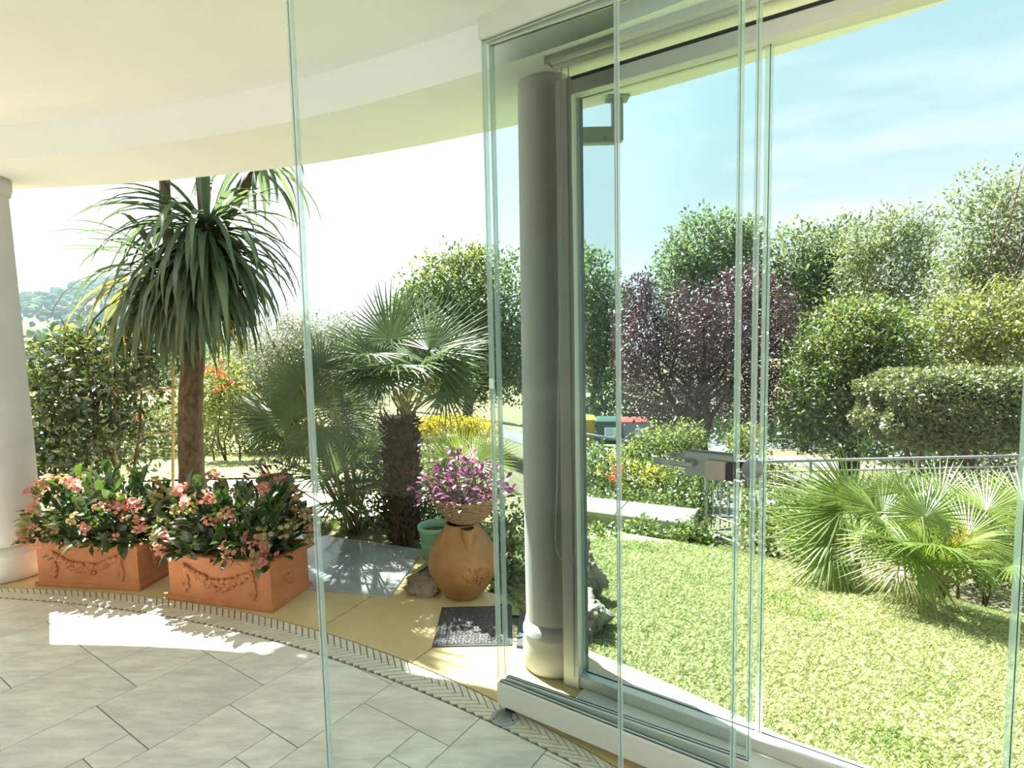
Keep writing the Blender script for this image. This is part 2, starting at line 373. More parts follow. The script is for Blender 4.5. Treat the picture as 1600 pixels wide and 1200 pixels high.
for m_ in range(-14, 15):
    for k_ in range(-5, 6):
        for (i0, i1, j0, j1) in PATTERN:
            s_i, s_j = 2*m_+8*k_, 3*m_
            gp_ = .0021
            pts = [(i0, j0, 1, 1), (i1, j0, -1, 1), (i1, j1, -1, -1), (i0, j1, 1, -1)]
            poly = [DA*(A0+(i+s_i)*U_+si*gp_)+DB*(B0+(j+s_j)*U_+sj*gp_) for (i, j, si, sj) in pts]
            c = np.mean(poly, axis=0)
            if c[0] < -4.4 or c[0] > 2.4 or c[1] < .75 or np.hypot(*(c-CI)) > RI_+.5: continue
            if abs(c[0])/max(c[1]+.5, .1) > 1.25: continue
            for a in np.linspace(R(20), R(120), 61):
                n_ = np.array([math.cos(a), math.sin(a)]); poly = clip_poly(poly, n_, n_@CI+RI_-.004)
                if len(poly) < 3: break
            if len(poly) < 3: continue
            ar = .5*abs(sum(poly[i][0]*poly[(i+1) % len(poly)][1]-poly[(i+1) % len(poly)][0]*poly[i][1] for i in range(len(poly))))
            if ar < .0006: continue
            b = MB(); c = np.mean(poly, axis=0); b.prism([p-c for p in poly], -.02, 0, .0012)
            t = b.build('tile', M['tile'], floor, loc=(c[0], c[1], 0)); ntile += 1
# herringbone border between the two arcs
def ri_at(th):
    d = np.array([math.cos(th), math.sin(th)]); o = CO-CI; b = d@o; return -b+math.sqrt(b*b-(o@o)+RI_**2)
LB = .0455; SB = LB/math.sqrt(2)        # pitch along the arc, brick width
s0, s1 = R(38), R(104)
nb = 0
def to_world(s, v):
    th = s/RO_; r0 = ri_at(th)+.004; r1 = RO_-.004; r = r0+(r1-r0)*v
    return CO+np.array([math.cos(th), math.sin(th)])*r
BAND = .178
w_ = SB; LL = .145
for k in range(int((s1-s0)*RO_/LB)):
    sc = s0*RO_+k*LB
    for fam in (0, 1):
        g_ = .0026
        # V pattern in strip coordinates (s along, n across); p,q rotated by 45 degrees
        if fam == 0: p0, p1, q0, q1 = g_, LL, g_, w_-g_
        else: p0, p1, q0, q1 = -w_+g_, -g_, w_-LL, w_-g_
        poly = [np.array(((p-q)/math.sqrt(2), (p+q)/math.sqrt(2))) for p, q in ((p0, q0), (p1, q0), (p1, q1), (p0, q1))]
        poly = clip_poly(poly, np.array([0., 1.]), BAND/2-.01); poly = clip_poly(poly, np.array([0., -1.]), BAND/2+.01)
        if len(poly) < 3: continue
        wp = [to_world(sc+p[0], (p[1]+BAND/2+.01)/BAND) for p in poly]
        c = np.mean(wp, axis=0); b = MB(); b.prism([p-c for p in wp], -.02, 0, .001)
        b.build('brick', M['brick'], floor, loc=(c[0], c[1], 0)); nb += 1
pv = MB(); pv.box((-13, -8.5, -.3), (7, -1.9, -.002)); pvo = pv.build('paving', surf('bounce_paving', (.27, .265, .25), (.32, .315, .295), .85, 6, .15, 60)); tag(pvo, 'added pale paving behind the viewer, bounces sunlight onto the ceiling', 'paving', kind='structure')  # unseen sunlit paving added to bounce light under the ceiling
# stone slabs beyond the border
def ringslab(a0, a1, r0, r1, z1, m, name='stone_slab', par=floor, z0=-.03, n=10):
    P = [CO+np.array([math.cos(a), math.sin(a)])*r0 for a in np.linspace(a0, a1, n)]+[CO+np.array([math.cos(a), math.sin(a)])*r1 for a in np.linspace(a1, a0, n)]
    c = np.mean(P, axis=0); b = MB(); q = [p-c for p in P]; b.prism(q, z0, z1)
    return b.build(name, m, par, loc=(c[0], c[1], 0))
ja = math.atan2(*(gz(532, 962)[:2]-CO)[::-1])
edges = [R(112), R(101), R(90), R(80), ja, R(56.5), R(44), R(34.5), R(25)]
for i in range(len(edges)-1):
    r1 = 7.0 if i < 4 else (6.62 if i == 4 else 6.37)
    ringslab(edges[i+1]+.0006, edges[i]-.0006, RO_+.004, r1, 0, M['stone'] if i < 6 else M['pale_stone'])

# ------------------------------------------------------------------ ceiling, beam, wall, columns
cb = MB(); cpl = [(CE[0]+(R_BEAM+.05)*math.cos(a), CE[1]+(R_BEAM+.05)*math.sin(a)) for a in np.linspace(R(24.5), R(155.5), 90)]  # ceiling cut short behind the viewer, left open to let light in
cb.prism(cpl, Z_CEIL, 3.0)
ceil = cb.build('ceiling', M['plaster'], smooth=False); tag(ceil, 'white plaster ceiling of the round terrace', 'ceiling', kind='structure')
bm_ = MB(); seg = 140; aa = np.linspace(R(-15), R(165), seg); prof = [(R_BEAM, Z_CEIL+.02), (R_BEAM, Z_EAVE), (R_EAVE, Z_EAVE), (R_EAVE, 3.02), (R_BEAM, 3.02)]
Vb = []; Fb = []
for a in aa:
    for r, z in prof: Vb.append((CE[0]+r*math.cos(a), CE[1]+r*math.sin(a), z))
q = len(prof)
for i in range(seg-1):
    for k in range(q): Fb.append((i*q+k, i*q+(k+1) % q, (i+1)*q+(k+1) % q, (i+1)*q+k))
bm_.add(Vb, Fb); beam = bm_.build('trim_1', M['plaster']); tag(beam, 'curved white drop beam along the terrace eave', 'beam', kind='structure')
wb = MB(); wb.box((-14, -8.8, -.3), (8, -8.5, 8.0)); w = wb.build('wall_back', M['wall']); tag(w, 'plain dark house wall behind the viewer, raised to block sky light', 'wall', kind='structure')  # unseen wall, height and dark colour set to limit light from behind

def column(center, r, rb, label, ztop=Z_EAVE, cap=True):
    o = thing('column', label, 'column', (center[0], center[1], 0), kind='structure')
    b = MB(); b.lathe([(rb*.93, 0), (rb, .02), (rb, .12), (rb*.96, .15), (rb*.99, .165), (rb*.99, .18), (rb*.93, .20), (r*1.02, .23)], seg=48, cap=(True, True)); b.build('base', M['column'], o, True)
    b = MB(); b.lathe([(r*1.0, .22), (r, .9), (r*.97, 1.8), (r*.93, ztop-(.10 if cap else .0))], seg=48); b.build('shaft', M['column'], o, True)
    if not cap: return o
    b = MB(); b.lathe([(r*.93, ztop-.11), (r*1.0, ztop-.105), (r*1.03, ztop-.08), (r*1.06, ztop-.07), (r*1.06, ztop-.002)], seg=48, cap=(False, True)); b.build('capital', M['column'], o, True)
    return o
pe = at(47, 700, 3.78); column((pe[0]-.205, 3.80), .17, .20, 'round plaster column standing left of the flower troughs')
column((.175, 2.60), .132, .150, 'round plaster column in shade behind the stacked glass panels', cap=False)

# ------------------------------------------------------------------ glass panels
E_ = np.array([.8232, -.5678]); EV = Vector((E_[0], E_[1], 0)); ROTE = math.atan2(E_[1], E_[0])
def panel(label, a, rot, length, z0, z1, rail=None, tint='glass', th=.010, group=None, seals=(0, 1), sealw=.016, top=None):
    o = thing('glass_panel', label, 'glass panel', (a[0], a[1], 0), rot, group)
    b = MB(); b.bbox((0.004, -th/2, z0), (length-.004, th/2, z1), .0012); b.build('pane', M[tint], o)
    for s in seals:
        x = 0 if s == 0 else length
        b = MB(); b.bbox((x-sealw/2, -th*.75, z0), (x+sealw/2, th*.75, z1), .003); b.build('edge_seal', M['seal'], o)
        b = MB(); b.box((x-.0012, -th*.75-.0008, z0), (x+.0012, -th*.75, z1)); b.build('seal_line', M['steel'], o)
    if rail:
        zb, zt, t = rail
        b = MB(); b.bbox((0, -t/2, zb), (length+.005, t/2, zt), .003); br = b.build('bottom_rail', M['alu'], o)
        b = MB(); b.box((.004, -t*.22, zt-.001), (length, -t*.22+.005, zt+.0012)); b.build('gasket', M['gasket'], br)
        b = MB(); b.box((.004, t*.26, zt-.001), (length, t*.26+.004, zt+.0012)); b.build('gasket', M['gasket'], br)
        # small foot wheels keep the rail off the floor
        for x in (.05, length-.05):
            b = MB(); b.bbox((x-.02, -.006, .002), (x+.02, .006, zb+.002), .002); b.build('foot', M['gasket'], br)
    if top:
        zb, zt, t = top
        b = MB(); b.bbox((-.012, -t/2, zb), (length+.005, t/2, zt), .003); b.build('top_rail', M['alu'], o)
    return o
A1 = np.array([-.078, 2.268])
P1 = panel('foremost stacked glass panel, white bottom rail, carries the lever handle', A1, ROTE, .925, .125, 2.645, (.028, .125, .036), top=(2.645, 2.725, .036), group='stacked glass panels')
A2 = A1+np.array([.5678, .8232])*.048
P2 = panel('second stacked glass panel just behind the handled one', A2, ROTE+R(2.6), .955, .125, 2.645, (.028, .118, .03), top=(2.645, 2.72, .03), group='stacked glass panels')
# big frameless panel swung in, nearest the viewer
al = at(489, 700, 1.50); ar_ = at(967, 700, 1.36)
dv = (ar_-al)[:2]; ln = float(np.hypot(*dv))
P0 = panel('wide frameless glass panel swung inward, nearest the viewer', al[:2], math.atan2(dv[1], dv[0]), ln, .03, 2.62, None, seals=(0, 1), sealw=.013)
b = MB(); b.bbox((.02, -.012, .0), (ln-.02, .012, .034), .003); b.build('bottom_rail', M['alu'], P0)
# handle on the handled panel (local frame: x along the panel, y outward)
def loc1(px, py):
    p = on_plane(px, py, A1, E_); return float((p[:2]-A1)@E_), float(p[2])
x0, zt = loc1(1072, 703); x1 = loc1(1147, 745)[0]; zb = loc1(1072, 741)[1]; xl, zl = loc1(1030, 718); xb, zbt = loc1(1107, 716); xb2, zbb = loc1(1136, 748)
def plate(poly_w, y0, y1, bev):
    pass
b = MB(); b.bbox((x0, -.016, zb+.004), (x1-.002, -.006, zt-.002), .003); hp = b.build('lock_plate', M['steel'], P1)
b = MB(); b.bbox((x0+.004, .006, zb+.006), (x1-.002, .016, zt+.002), .003); b.build('lock_plate', M['steel'], P1)
zc = (zt+zb)/2+.004
b = MB(); b.tube([(x0+.03, -.016, zc), (x0+.03, -.045, zc), (x0+.024, -.055, zc), (x0+.012, -.058, zc), (xl+.005, -.058, zc+.004)], [.0095]*5, 12); b.build('lever_handle', M['steel'], P1, True)
b = MB(); b.tube([(x0+.03, .016, zc), (x0+.03, .05, zc), (x0+.02, .058, zc), (xl+.02, .058, zc+.004)], [.0085]*4, 12); b.build('lever_handle', M['steel'], P1, True)
b = MB(); b.bbox((xb, -.040, zbb), (xb2+.004, -.016, zbt), .005); bx = b.build('lock_cover', M['box'], P1); bx['label'] = 'brown lock cover'
b = MB(); b.bbox((xb2+.0042, -.038, zbb+.002), (xb2+.026, -.004, zbt-.002), .003); b.build('strike_block', M['black'], P1)
b = MB(); b.bbox((-.006, -.014, 1.335), (.014, -.006, 1.375), .002); b.build('catch', M['paper'], P1)

# pivot disc in the floor
pd = gz(788, 1121)
d_ = thing('floor_socket', 'round grey metal pivot socket set in the herringbone border', 'floor socket', (pd[0], pd[1]-.002, 0))
b = MB(); b.lathe([(.054, 0), (.054, .004), (.050, .007), (.036, .009), (.034, .006)], seg=36, cap=(True, False)); b.build('flange', M['alu_dark'], d_, True)
b = MB(); b.lathe([(.036, .002), (.036, .008), (.026, .011), (.010, .012)], seg=30, cap=(True, True)); b.build('cap', M['steel'], d_, True)
for a in (R(60), R(200), R(320)):
    b = MB(); b.lathe([(.004, .005), (.004, .0095), (.002, .0105)], (.045*math.cos(a), .045*math.sin(a)), 10, (False, True)); b.build('screw', M['black'], d_)

# ------------------------------------------------------------------ outer glazing
W0 = np.array([.268, 2.392]); LW = 2.6
win = thing('window_1', 'tall outer glazing with pale aluminium frame facing the lawn', 'window', (W0[0], W0[1], 0), ROTE, kind='structure')
b = MB(); b.bbox((-.005, 0, 0), (LW, .07, .056), .003); br = b.build('bottom_rail', M['alu'], win)
b = MB(); b.box((-.004, -.001, .0), (LW, .0006, .004)); b.build('gasket', M['gasket'], br)
b = MB(); b.box((0, .044, .0555), (LW, .05, .058)); b.build('gasket', M['gasket'], br)
b = MB(); b.bbox((-.075, -.01, 0), (-.002, .07, 2.56), .003); b.build('post', M['alu'], win)
b = MB(); b.bbox((-.03, -.014, .05), (-.022, -.008, 2.55), .002); b.build('post_bead', M['alu'], win)
b = MB(); b.bbox((-.03, -.008, 2.49), (LW, .07, 2.548), .003); tr = b.build('top_rail', M['alu'], win)
b = MB(); b.box((-.03, -.0085, 2.548), (LW, .06, 2.560)); b.build('gasket', M['gasket'], tr)
b = MB(); b.bbox((-.02, -.004, .06), (-.0, -.0, .12), .002)
b = MB(); b.bbox((.02, -.225, .0), (LW, -.003, .010), .002); b.build('sill_plate', M['alu'], win)
def locw(px, py):
    p = on_plane(px, py, W0, E_); return float((p[:2]-W0)@E_), float(p[2])
xj = locw(1190, 600)[0]; xk = locw(1606, 700)[0]
for (xa, xz) in ((.006, xj-.003), (xj+.003, xk-.003), (xk+.003, LW-.01)):
    b = MB(); b.bbox((xa, .042, .058), (xz, .052, 2.49), .0012); b.build('pane', M['glass_out'], win)
for x in (xj, xk):
    b = MB(); b.bbox((x-.011, .036, .058), (x+.011, .056, 2.49), .004); sl_ = b.build('edge_seal', M['seal2'], win)
    b = MB(); b.box((x+.003, .0352, .058), (x+.0055, .036, 2.49)); b.build('seal_line', M['gasket'], sl_)
b = MB(); b.bbox((.004, .036, .058), (.014, .056, 2.49), .003); b.build('edge_seal', M['seal2'], win)
xn, zn = locw(1174, 735)
b = MB(); b.lathe([(.0, 0), (.034, .0), (.036, .004), (.036, .028), (.032, .032), (0, .032)], seg=28); kn = b.build('knob', M['steel'], win, True)
kn.location = (xn, .036, zn); kn.rotation_euler = (R(90), 0, 0)
b = MB(); b.bbox((xn-.075, .030, zn-.006), (xn-.01, .040, zn+.018), .003); b.build('latch_bar', M['black'], win)

# roller blind above
bl = thing('roller_blind', 'white roller blind cassette with looped bead cord at window top', 'blind', (W0[0], W0[1], 0), ROTE)
b = MB(); b.bbox((-.06, -.10, 2.592), (LW, -.022, 2.665), .008); b.build('cassette', M['alu'], bl)
b = MB(); b.bbox((-.068, -.104, 2.585), (-.06, -.016, 2.675), .003); b.build('end_cap', M['alu'], bl)
b = MB(); b.bbox((-.055, -.02, 2.60), (LW, -.008, 2.619), .002); b.build('mounting_rail', M['alu'], bl)
b = MB(); b.tube([(-.05, -.062, 2.59), (LW-.02, -.062, 2.59)], .012, 12); b.build('hem_bar', M['alu'], bl, True)
pts = []
def cord(px, py): 
    p = on_plane(px, py, W0-np.array([.5678, .8232])*.09, E_); q = p[:2]-W0; return (float(q@E_), float(q@np.array([.5678, .8232])), float(p[2]))
cp = [(877, 106), (876, 300), (873, 550), (870, 760), (867, 835), (869, 860), (876, 874), (886, 880), (895, 876), (899, 862), (899, 760), (897, 500), (894, 300), (888, 104)]
b = MB(); b.tube([cord(*p) for p in cp], .0022, 6); b.build('bead_cord', M['alu'], bl, True)

# bracket outside under the eave
bt = gz(965, 152, Z_EAVE); 
br_ = thing('wall_bracket', 'dark grey steel bracket hanging under the eave', 'bracket', (bt[0], bt[1], 0))
zlo = at(965, 222, bt[1])[2]; xleft = at(880, 215, bt[1])[0]-bt[0]; zh = at(930, 200, bt[1])[2]
b = MB(); b.bbox((-.028, -.02, zlo), (.022, .02, Z_EAVE-.001), .004); b.build('upright', M['alu_dark'], br_)
b = MB(); b.bbox((xleft, -.022, zlo-.008), (.0, .022, zh), .004); b.build('arm', M['alu_dark'], br_)
b = MB(); b.bbox((-.05, -.04, Z_EAVE-.012), (.05, .04, Z_EAVE-.0005), .002); b.build('fixing_plate', M['alu_dark'], br_)
b = MB(); b.lathe([(.006, 0), (.006, .006), (.003, .008)], seg=10, cap=(False, True)); k = b.build('bolt', M['steel'], br_); k.location = (-.06, -.022, zlo+.012); k.rotation_euler = (R(90), 0, 0)

# ------------------------------------------------------------------ foliage tools
def _norm(a): return a/np.maximum(np.linalg.norm(a, axis=1, keepdims=True), 1e-9)
def leaf_mesh(name, P, A, Nn, Ln, Wd):
    """one folded diamond leaf (two triangles) per point"""
    n = len(P); A = _norm(A); B = _norm(np.cross(A, Nn)); C = np.cross(B, A)
    Ln = np.broadcast_to(Ln, n)[:, None]; Wd = np.broadcast_to(Wd, n)[:, None]
    V = np.empty((n, 4, 3)); V[:, 0] = P; V[:, 1] = P+A*Ln*.45+B*Wd*.5+C*Wd*.12; V[:, 2] = P+A*Ln-C*Ln*.10; V[:, 3] = P+A*Ln*.45-B*Wd*.5+C*Wd*.12
    idx = np.arange(n)[:, None]*4
    lo = np.concatenate([idx+np.array([[0, 1, 2]]), idx+np.array([[0, 2, 3]])], axis=1).reshape(-1)
    return npmesh(name, V.reshape(-1, 3), lo, 3)
def blob_points(blobs, n, shell=.35, per=7, spread=.09, flat=0.0):
    """twigs in a union of ellipsoids, several leaves on each"""
    vol = np.array([np.prod(b[1])**(2/3) for b in blobs]); vol = vol/vol.sum(); P = []; O = []
    for b, v in zip(blobs, vol):
        k = max(int(n*v/per), 1); u = _norm(rng.normal(size=(k, 3))); r = rng.random((k, 1))**shell
        r = r*(1+rng.normal(0, .09, (k, 1))); c = b[0]+u*r*b[1]
        for _ in range(per):
            P.append(c+rng.normal(0, 1, (k, 3))*spread*np.mean(b[1])); O.append(u)
    return np.concatenate(P), np.concatenate(O)
def foliage(name, blobs, n, size, m, parent=None, aspect=.5, shell=.35, per=7, spread=.09, loc=None, up=.35, kind='stuff', zmin=None, box=None):
    P, O = blob_points(blobs, n, shell, per, spread)
    if zmin is not None: P = P[(k := P[:, 2] > zmin)]; O = O[k]
    k = len(P); A = O*.6+rng.normal(0, .75, (k, 3)); A[:, 2] += up*.3-.1
    Nn = O*.5+rng.normal(0, .6, (k, 3)); Nn[:, 2] += up
    Ln = size*rng.uniform(.7, 1.3, k)
    if loc is not None: P = P-np.asarray(loc)
    me = leaf_mesh(name, P, A, Nn, Ln, Ln*aspect)
    return obj(name, me, m, parent, kind=kind)
def bl_px(px, py, Y, rx, ry, depth=None):
    c = at(px, py, Y); k = np.linalg.norm(c-CAM)/F*.98
    return (c, np.array([rx*k, (depth if depth else (rx+ry)/2*.9)*k, ry*k]))
def limb_path(a, b, wob=.05, n=5):
    a = np.asarray(a, float); b = np.asarray(b, float); L_ = np.linalg.norm(b-a); out = []
    for i in range(n+1):
        t = i/n; p = a+(b-a)*t; p = p+np.array([rnd.uniform(-1, 1), rnd.uniform(-1, 1), 0])*wob*L_*math.sin(PI*t); out.append(p)
    return out
def tree(name, label, cat, base, blobs, n, size, m, trunk_r=.12, group=None, bark='bark', stems=1, aspect=.5, shell=.35, per=7, spread=.09, fork=.35, branches=6, accents=()):
    base = np.asarray(base, float); o = thing(name, label, cat, tuple(base), group=group)
    cen = np.mean([b[0] for b in blobs], axis=0); low = min(b[0][2]-b[1][2] for b in blobs)
    for s in range(stems):
        top = cen+(np.array([rnd.uniform(-.4, .4), rnd.uniform(-.3, .3), 0])*np.mean(blobs[0][1]) if stems > 1 else 0)
        fk = base+(top-base)*fork
        b = MB(); pth = limb_path(np.array([s*.08*(1 if s % 2 else -1), 0, -.05]), top-base, .05, 7)
        b.tube(pth, [trunk_r*(1-.75*i/7)*(1 if stems == 1 else .7) for i in range(8)], 8); b.build('trunk', M[bark], o, True)
        for k in range(branches//stems):
            bl_ = blobs[(k+s) % len(blobs)]; u = np.array([rnd.gauss(0, 1), rnd.gauss(0, 1), abs(rnd.gauss(.3, .7))]); u /= np.linalg.norm(u)
            tip = bl_[0]+u*bl_[1]*.85; st = pth[rnd.randint(2, 5)]
            b = MB(); b.tube(limb_path(st, tip-base, .10, 5), [trunk_r*.42*(1-.8*i/5) for i in range(6)], 5); b.build('branch', M[bark], o, True)
    foliage('foliage', blobs, n, size, m, o, aspect, shell, per, spread, base)
    for (ab, an, am) in accents: foliage('foliage', ab, an, size, am, o, aspect, shell, per, spread, base)
    return o
def bush(name, label, cat, blobs, n, size, m, base=None, group=None, aspect=.5, shell=.4, per=6, spread=.08, stems=5, up=.4, accents=(), zmin=None, stem_m='bark'):
    cen = np.mean([b[0] for b in blobs], axis=0)
    if base is None: base = np.array([cen[0], cen[1], gh(cen[0], cen[1])])
    o = thing(name, label, cat, tuple(base), group=group)
    for s in range(stems):
        bl_ = blobs[s % len(blobs)]; u = np.array([rnd.uniform(-.5, .5), rnd.uniform(-.5, .5), .4]); st = np.array([(bl_[0][0]-base[0])*.8, (bl_[0][1]-base[1])*.8, 0]); st[2] = gh(*(base+st)[:2])-base[2]-.03
        b = MB(); b.tube(limb_path(st, bl_[0]-base+u*bl_[1], .08, 4), [.018, .016, .012, .009, .004], 5); b.build('stem', M[stem_m], o, True)
    foliage('foliage', blobs, n, size, m, o, aspect, shell, per, spread, base, up, zmin=zmin)
    for (ab, an, asz, am) in accents: foliage('foliage', ab, an, asz, am, o, aspect, .6, per, spread, base, up)
    return o

# ------------------------------------------------------------------ far hill
hx = np.linspace(-480, -60, 70); hy = np.linspace(170, 640, 56)
def hill_z(x, y):
    az = math.degrees(math.atan2(-x, y)); f = sstep(az, 22, 33); d = math.hypot(x, y)
    ridge = 500; t = sstep(d, 190, ridge)
    return -34+t*(70+7*math.sin(x*.021)+4*math.sin(x*.05+y*.02))*(.35+.65*f)+3*math.sin(x*.04)*math.cos(y*.03)
V = [(x, y, hill_z(x, y)) for y in hy for x in hx]; n_ = len(hx)
Fh = [(j*n_+i, j*n_+i+1, (j+1)*n_+i+1, (j+1)*n_+i) for j in range(len(hy)-1) for i in range(n_-1)]
mh, nn, ll = newmat('hill_fields'); oo = nn.new('ShaderNodeOutputMaterial'); pp = nn.new('ShaderNodeBsdfDiffuse'); vo = nn.new('ShaderNodeTexVoronoi'); vo.inputs['Scale'].default_value = .012
tcn = nn.new('ShaderNodeTexCoord'); mpp = nn.new('ShaderNodeMapping'); mpp.inputs['Scale'].default_value = (1, .45, 0); ll.new(tcn.outputs['Object'], mpp.inputs[0]); ll.new(mpp.outputs[0], vo.inputs['Vector'])
rr = nn.new('ShaderNodeValToRGB'); rr.color_ramp.interpolation = 'CONSTANT'; sp = nn.new('ShaderNodeSeparateColor'); ll.new(vo.outputs['Color'], sp.inputs[0]); ll.new(sp.outputs[0], rr.inputs[0])
rr.color_ramp.elements[0].color = (.15, .19, .10, 1); rr.color_ramp.elements[1].position = .45; rr.color_ramp.elements[1].color = (.40, .34, .23, 1); e = rr.color_ramp.elements.new(.72); e.color = (.20, .24, .11, 1)
ll.new(rr.outputs[0], pp.inputs[0]); ll.new(pp.outputs[0], oo.inputs[0])
hill = obj('hill', mesh('hill', V, Fh, True), mh); tag(hill, 'distant hillside of fields and woods', 'hill', kind='structure')
hb = MB()
for k in range(4200):
    x = rnd.uniform(-430, -75); y = rnd.uniform(190, 560)
    if math.sin(x*.03+2)+math.sin(y*.035+x*.012) < -.1 and rnd.random() < .93: continue
    r = rnd.uniform(1.3, 3.2); hb.blob((x, y, hill_z(x, y)+r*.5), r, (1.1, 1.1, .95), .22, 7, 5)
ht = hb.build('hill_woods', LM['hill'], smooth=False); tag(ht, 'scattered woods and olive groves across the far hillside', 'woods', kind='stuff')

# ------------------------------------------------------------------ lawns, paths, kerbs
def patch(name, label, cat, poly, m, dz=.0, kind='structure', res=.25):
    """ground covering cut to a polygon, following the ground"""
    poly = [np.asarray(p[:2]) for p in poly]; lo = np.min(poly, axis=0); hi = np.max(poly, axis=0)
    def inside(x, y):
        c = False; n = len(poly); j = n-1
        for i in range(n):
            if (poly[i][1] > y) != (poly[j][1] > y) and x < (poly[j][0]-poly[i][0])*(y-poly[i][1])/(poly[j][1]-poly[i][1])+poly[i][0]: c = not c
            j = i
        return c
    X = np.arange(lo[0], hi[0]+res, res); Y = np.arange(lo[1], hi[1]+res, res); V = []; ids = {}; Fc = []
    def vid(i, j):
        if (i, j) not in ids: ids[(i, j)] = len(V); V.append((X[i], Y[j], gh(X[i], Y[j])+dz))
        return ids[(i, j)]
    for i in range(len(X)-1):
        for j in range(len(Y)-1):
            if inside(X[i]+res/2, Y[j]+res/2): Fc.append((vid(i, j), vid(i+1, j), vid(i+1, j+1), vid(i, j+1)))
    o = obj(name, mesh(name, V, Fc, True), m); tag(o, label, cat, kind=kind); return o
def grass(name, label, region, n, h, w_, parent=None):
    """region(k) gives k points on the ground"""
    P = region(n); k = len(P); z = np.array([gh(p[0], p[1]) for p in P])-.004
    P = np.c_[P, z]; a = rng.uniform(0, 2*PI, k); A = np.c_[np.cos(a)*.75, np.sin(a)*.75, rng.uniform(.45, 1.1, k)]
    B = np.c_[-np.sin(a), np.cos(a), np.zeros(k)]; Ln = h*rng.uniform(.6, 1.35, k)
    A = _norm(A); V = np.empty((k, 4, 3)); V[:, 0] = P-B*w_/2; V[:, 1] = P+B*w_/2; V[:, 2] = P+A*Ln[:, None]*.6+B*w_*.35; V[:, 3] = P+A*Ln[:, None]+np.c_[np.zeros((k, 2)), -Ln*.25]
    idx = np.arange(k)[:, None]*4; lo = np.concatenate([idx+np.array([[0, 1, 2]]), idx+np.array([[0, 2, 3]])], axis=1).reshape(-1)
    o = obj(name, npmesh(name, V.reshape(-1, 3), lo, 3), LM['grass']); tag(o, label, 'grass', kind='stuff'); return o
def lawn_region(n):
    a = rng.uniform(R(14), R(62), n); r = np.sqrt(rng.uniform(6.37**2, 10.6**2, n)); r = np.where(a > R(53), np.maximum(r, 6.45+(a-R(53))*4.2), r); P = np.c_[CO[0]+r*np.cos(a), CO[1]+r*np.sin(a)]
    k = (P[:, 1] > .6) & (P[:, 0] < 6.2) & (P[:, 0]/np.maximum(P[:, 1], .1) < 1.25)
    d = np.hypot(P[:, 0]-CO[0], P[:, 1]-CO[1])-6.4; k &= ~((P[:, 1] > 4.9) & (P[:, 0] < .36*P[:, 1])); k &= (rng.random(n) < np.clip(1.25-d*.22, .25, 1)); return P[k]
arc = [CO+np.array([math.cos(a), math.sin(a)])*6.375 for a in np.linspace(R(8), R(53), 20)]+[CO+np.array([math.cos(R(62)), math.sin(R(62))])*7.1]; arc2 = [CO+np.array([math.cos(a), math.sin(a)])*10.6 for a in np.linspace(R(62), R(8), 20)]
patch('lawn', 'sunlit mounded lawn outside the glazing', 'lawn', arc+arc2, M['lawn'], .004, res=.07)
grass('lawn_grass', 'short pale green grass blades of the mounded lawn', lawn_region, 460000, .046, .0036)

# left garden: lawn strip, path, kerbs
def gpoly(pts): return [gp(*p) for p in pts]
lawn2 = gpoly([(190, 752), (520, 748), (520, 700), (420, 690), (205, 712)])
patch('lawn_strip', 'sunny strip of lawn beyond the cordyline trunk', 'lawn', lawn2, M['lawn'], .012, res=.12)
pl2 = np.array([p[:2] for p in lawn2]); lo2, hi2 = pl2.min(0), pl2.max(0)
grass('lawn_strip_grass', 'pale grass blades of the strip beyond the cordyline', lambda n: np.c_[rng.uniform(lo2[0]+.15, hi2[0]-.1, n), rng.uniform(lo2[1]+.1, hi2[1]-.2, n)], 40000, .05, .008)
def kerb(name, label, pts, h, w_, m, cat='kerb', dz=0.0, stones=4, pname='stone'):
    """row of edging stones along ground points"""
    c = pts[0]; o = thing(name, label, cat, (c[0], c[1], c[2])); pts = [np.asarray(p) for p in pts]
    for i in range(len(pts)-1):
        for s in range(stones):
            a = pts[i]+(pts[i+1]-pts[i])*(s/stones); b_ = pts[i]+(pts[i+1]-pts[i])*((s+1)/stones); d = (b_-a); ln = np.linalg.norm(d[:2]); ang = math.atan2(d[1], d[0])
            b = MB(); b.bbox((.003, -w_/2, -.12), (ln-.003, w_/2, h), .006); k = b.build(pname, m, o); k.location = (a[0]-c[0], a[1]-c[1], a[2]-c[2]); k.rotation_euler = (0, -math.atan2(d[2], ln), ang)
    return o
kerb('garden_kerb', 'pale stone kerb in sun behind the flower troughs', [gp(180, 772), gp(330, 768), gp(440, 764), (gp(560, 772))], .10, .22, M['pale_stone'])
pathp = gpoly([(150, 800), (560, 812), (640, 790), (560, 770), (170, 770)])
patch('garden_path', 'pale paved strip behind the flower troughs', 'path', pathp, M['pale_stone'], .006, res=.1)
kerb('edging_log', 'weathered timber edging on the far lawn strip', [gp(195, 722), gp(270, 708)], .07, .12, M['cane'], 'edging', stones=1, pname='log')

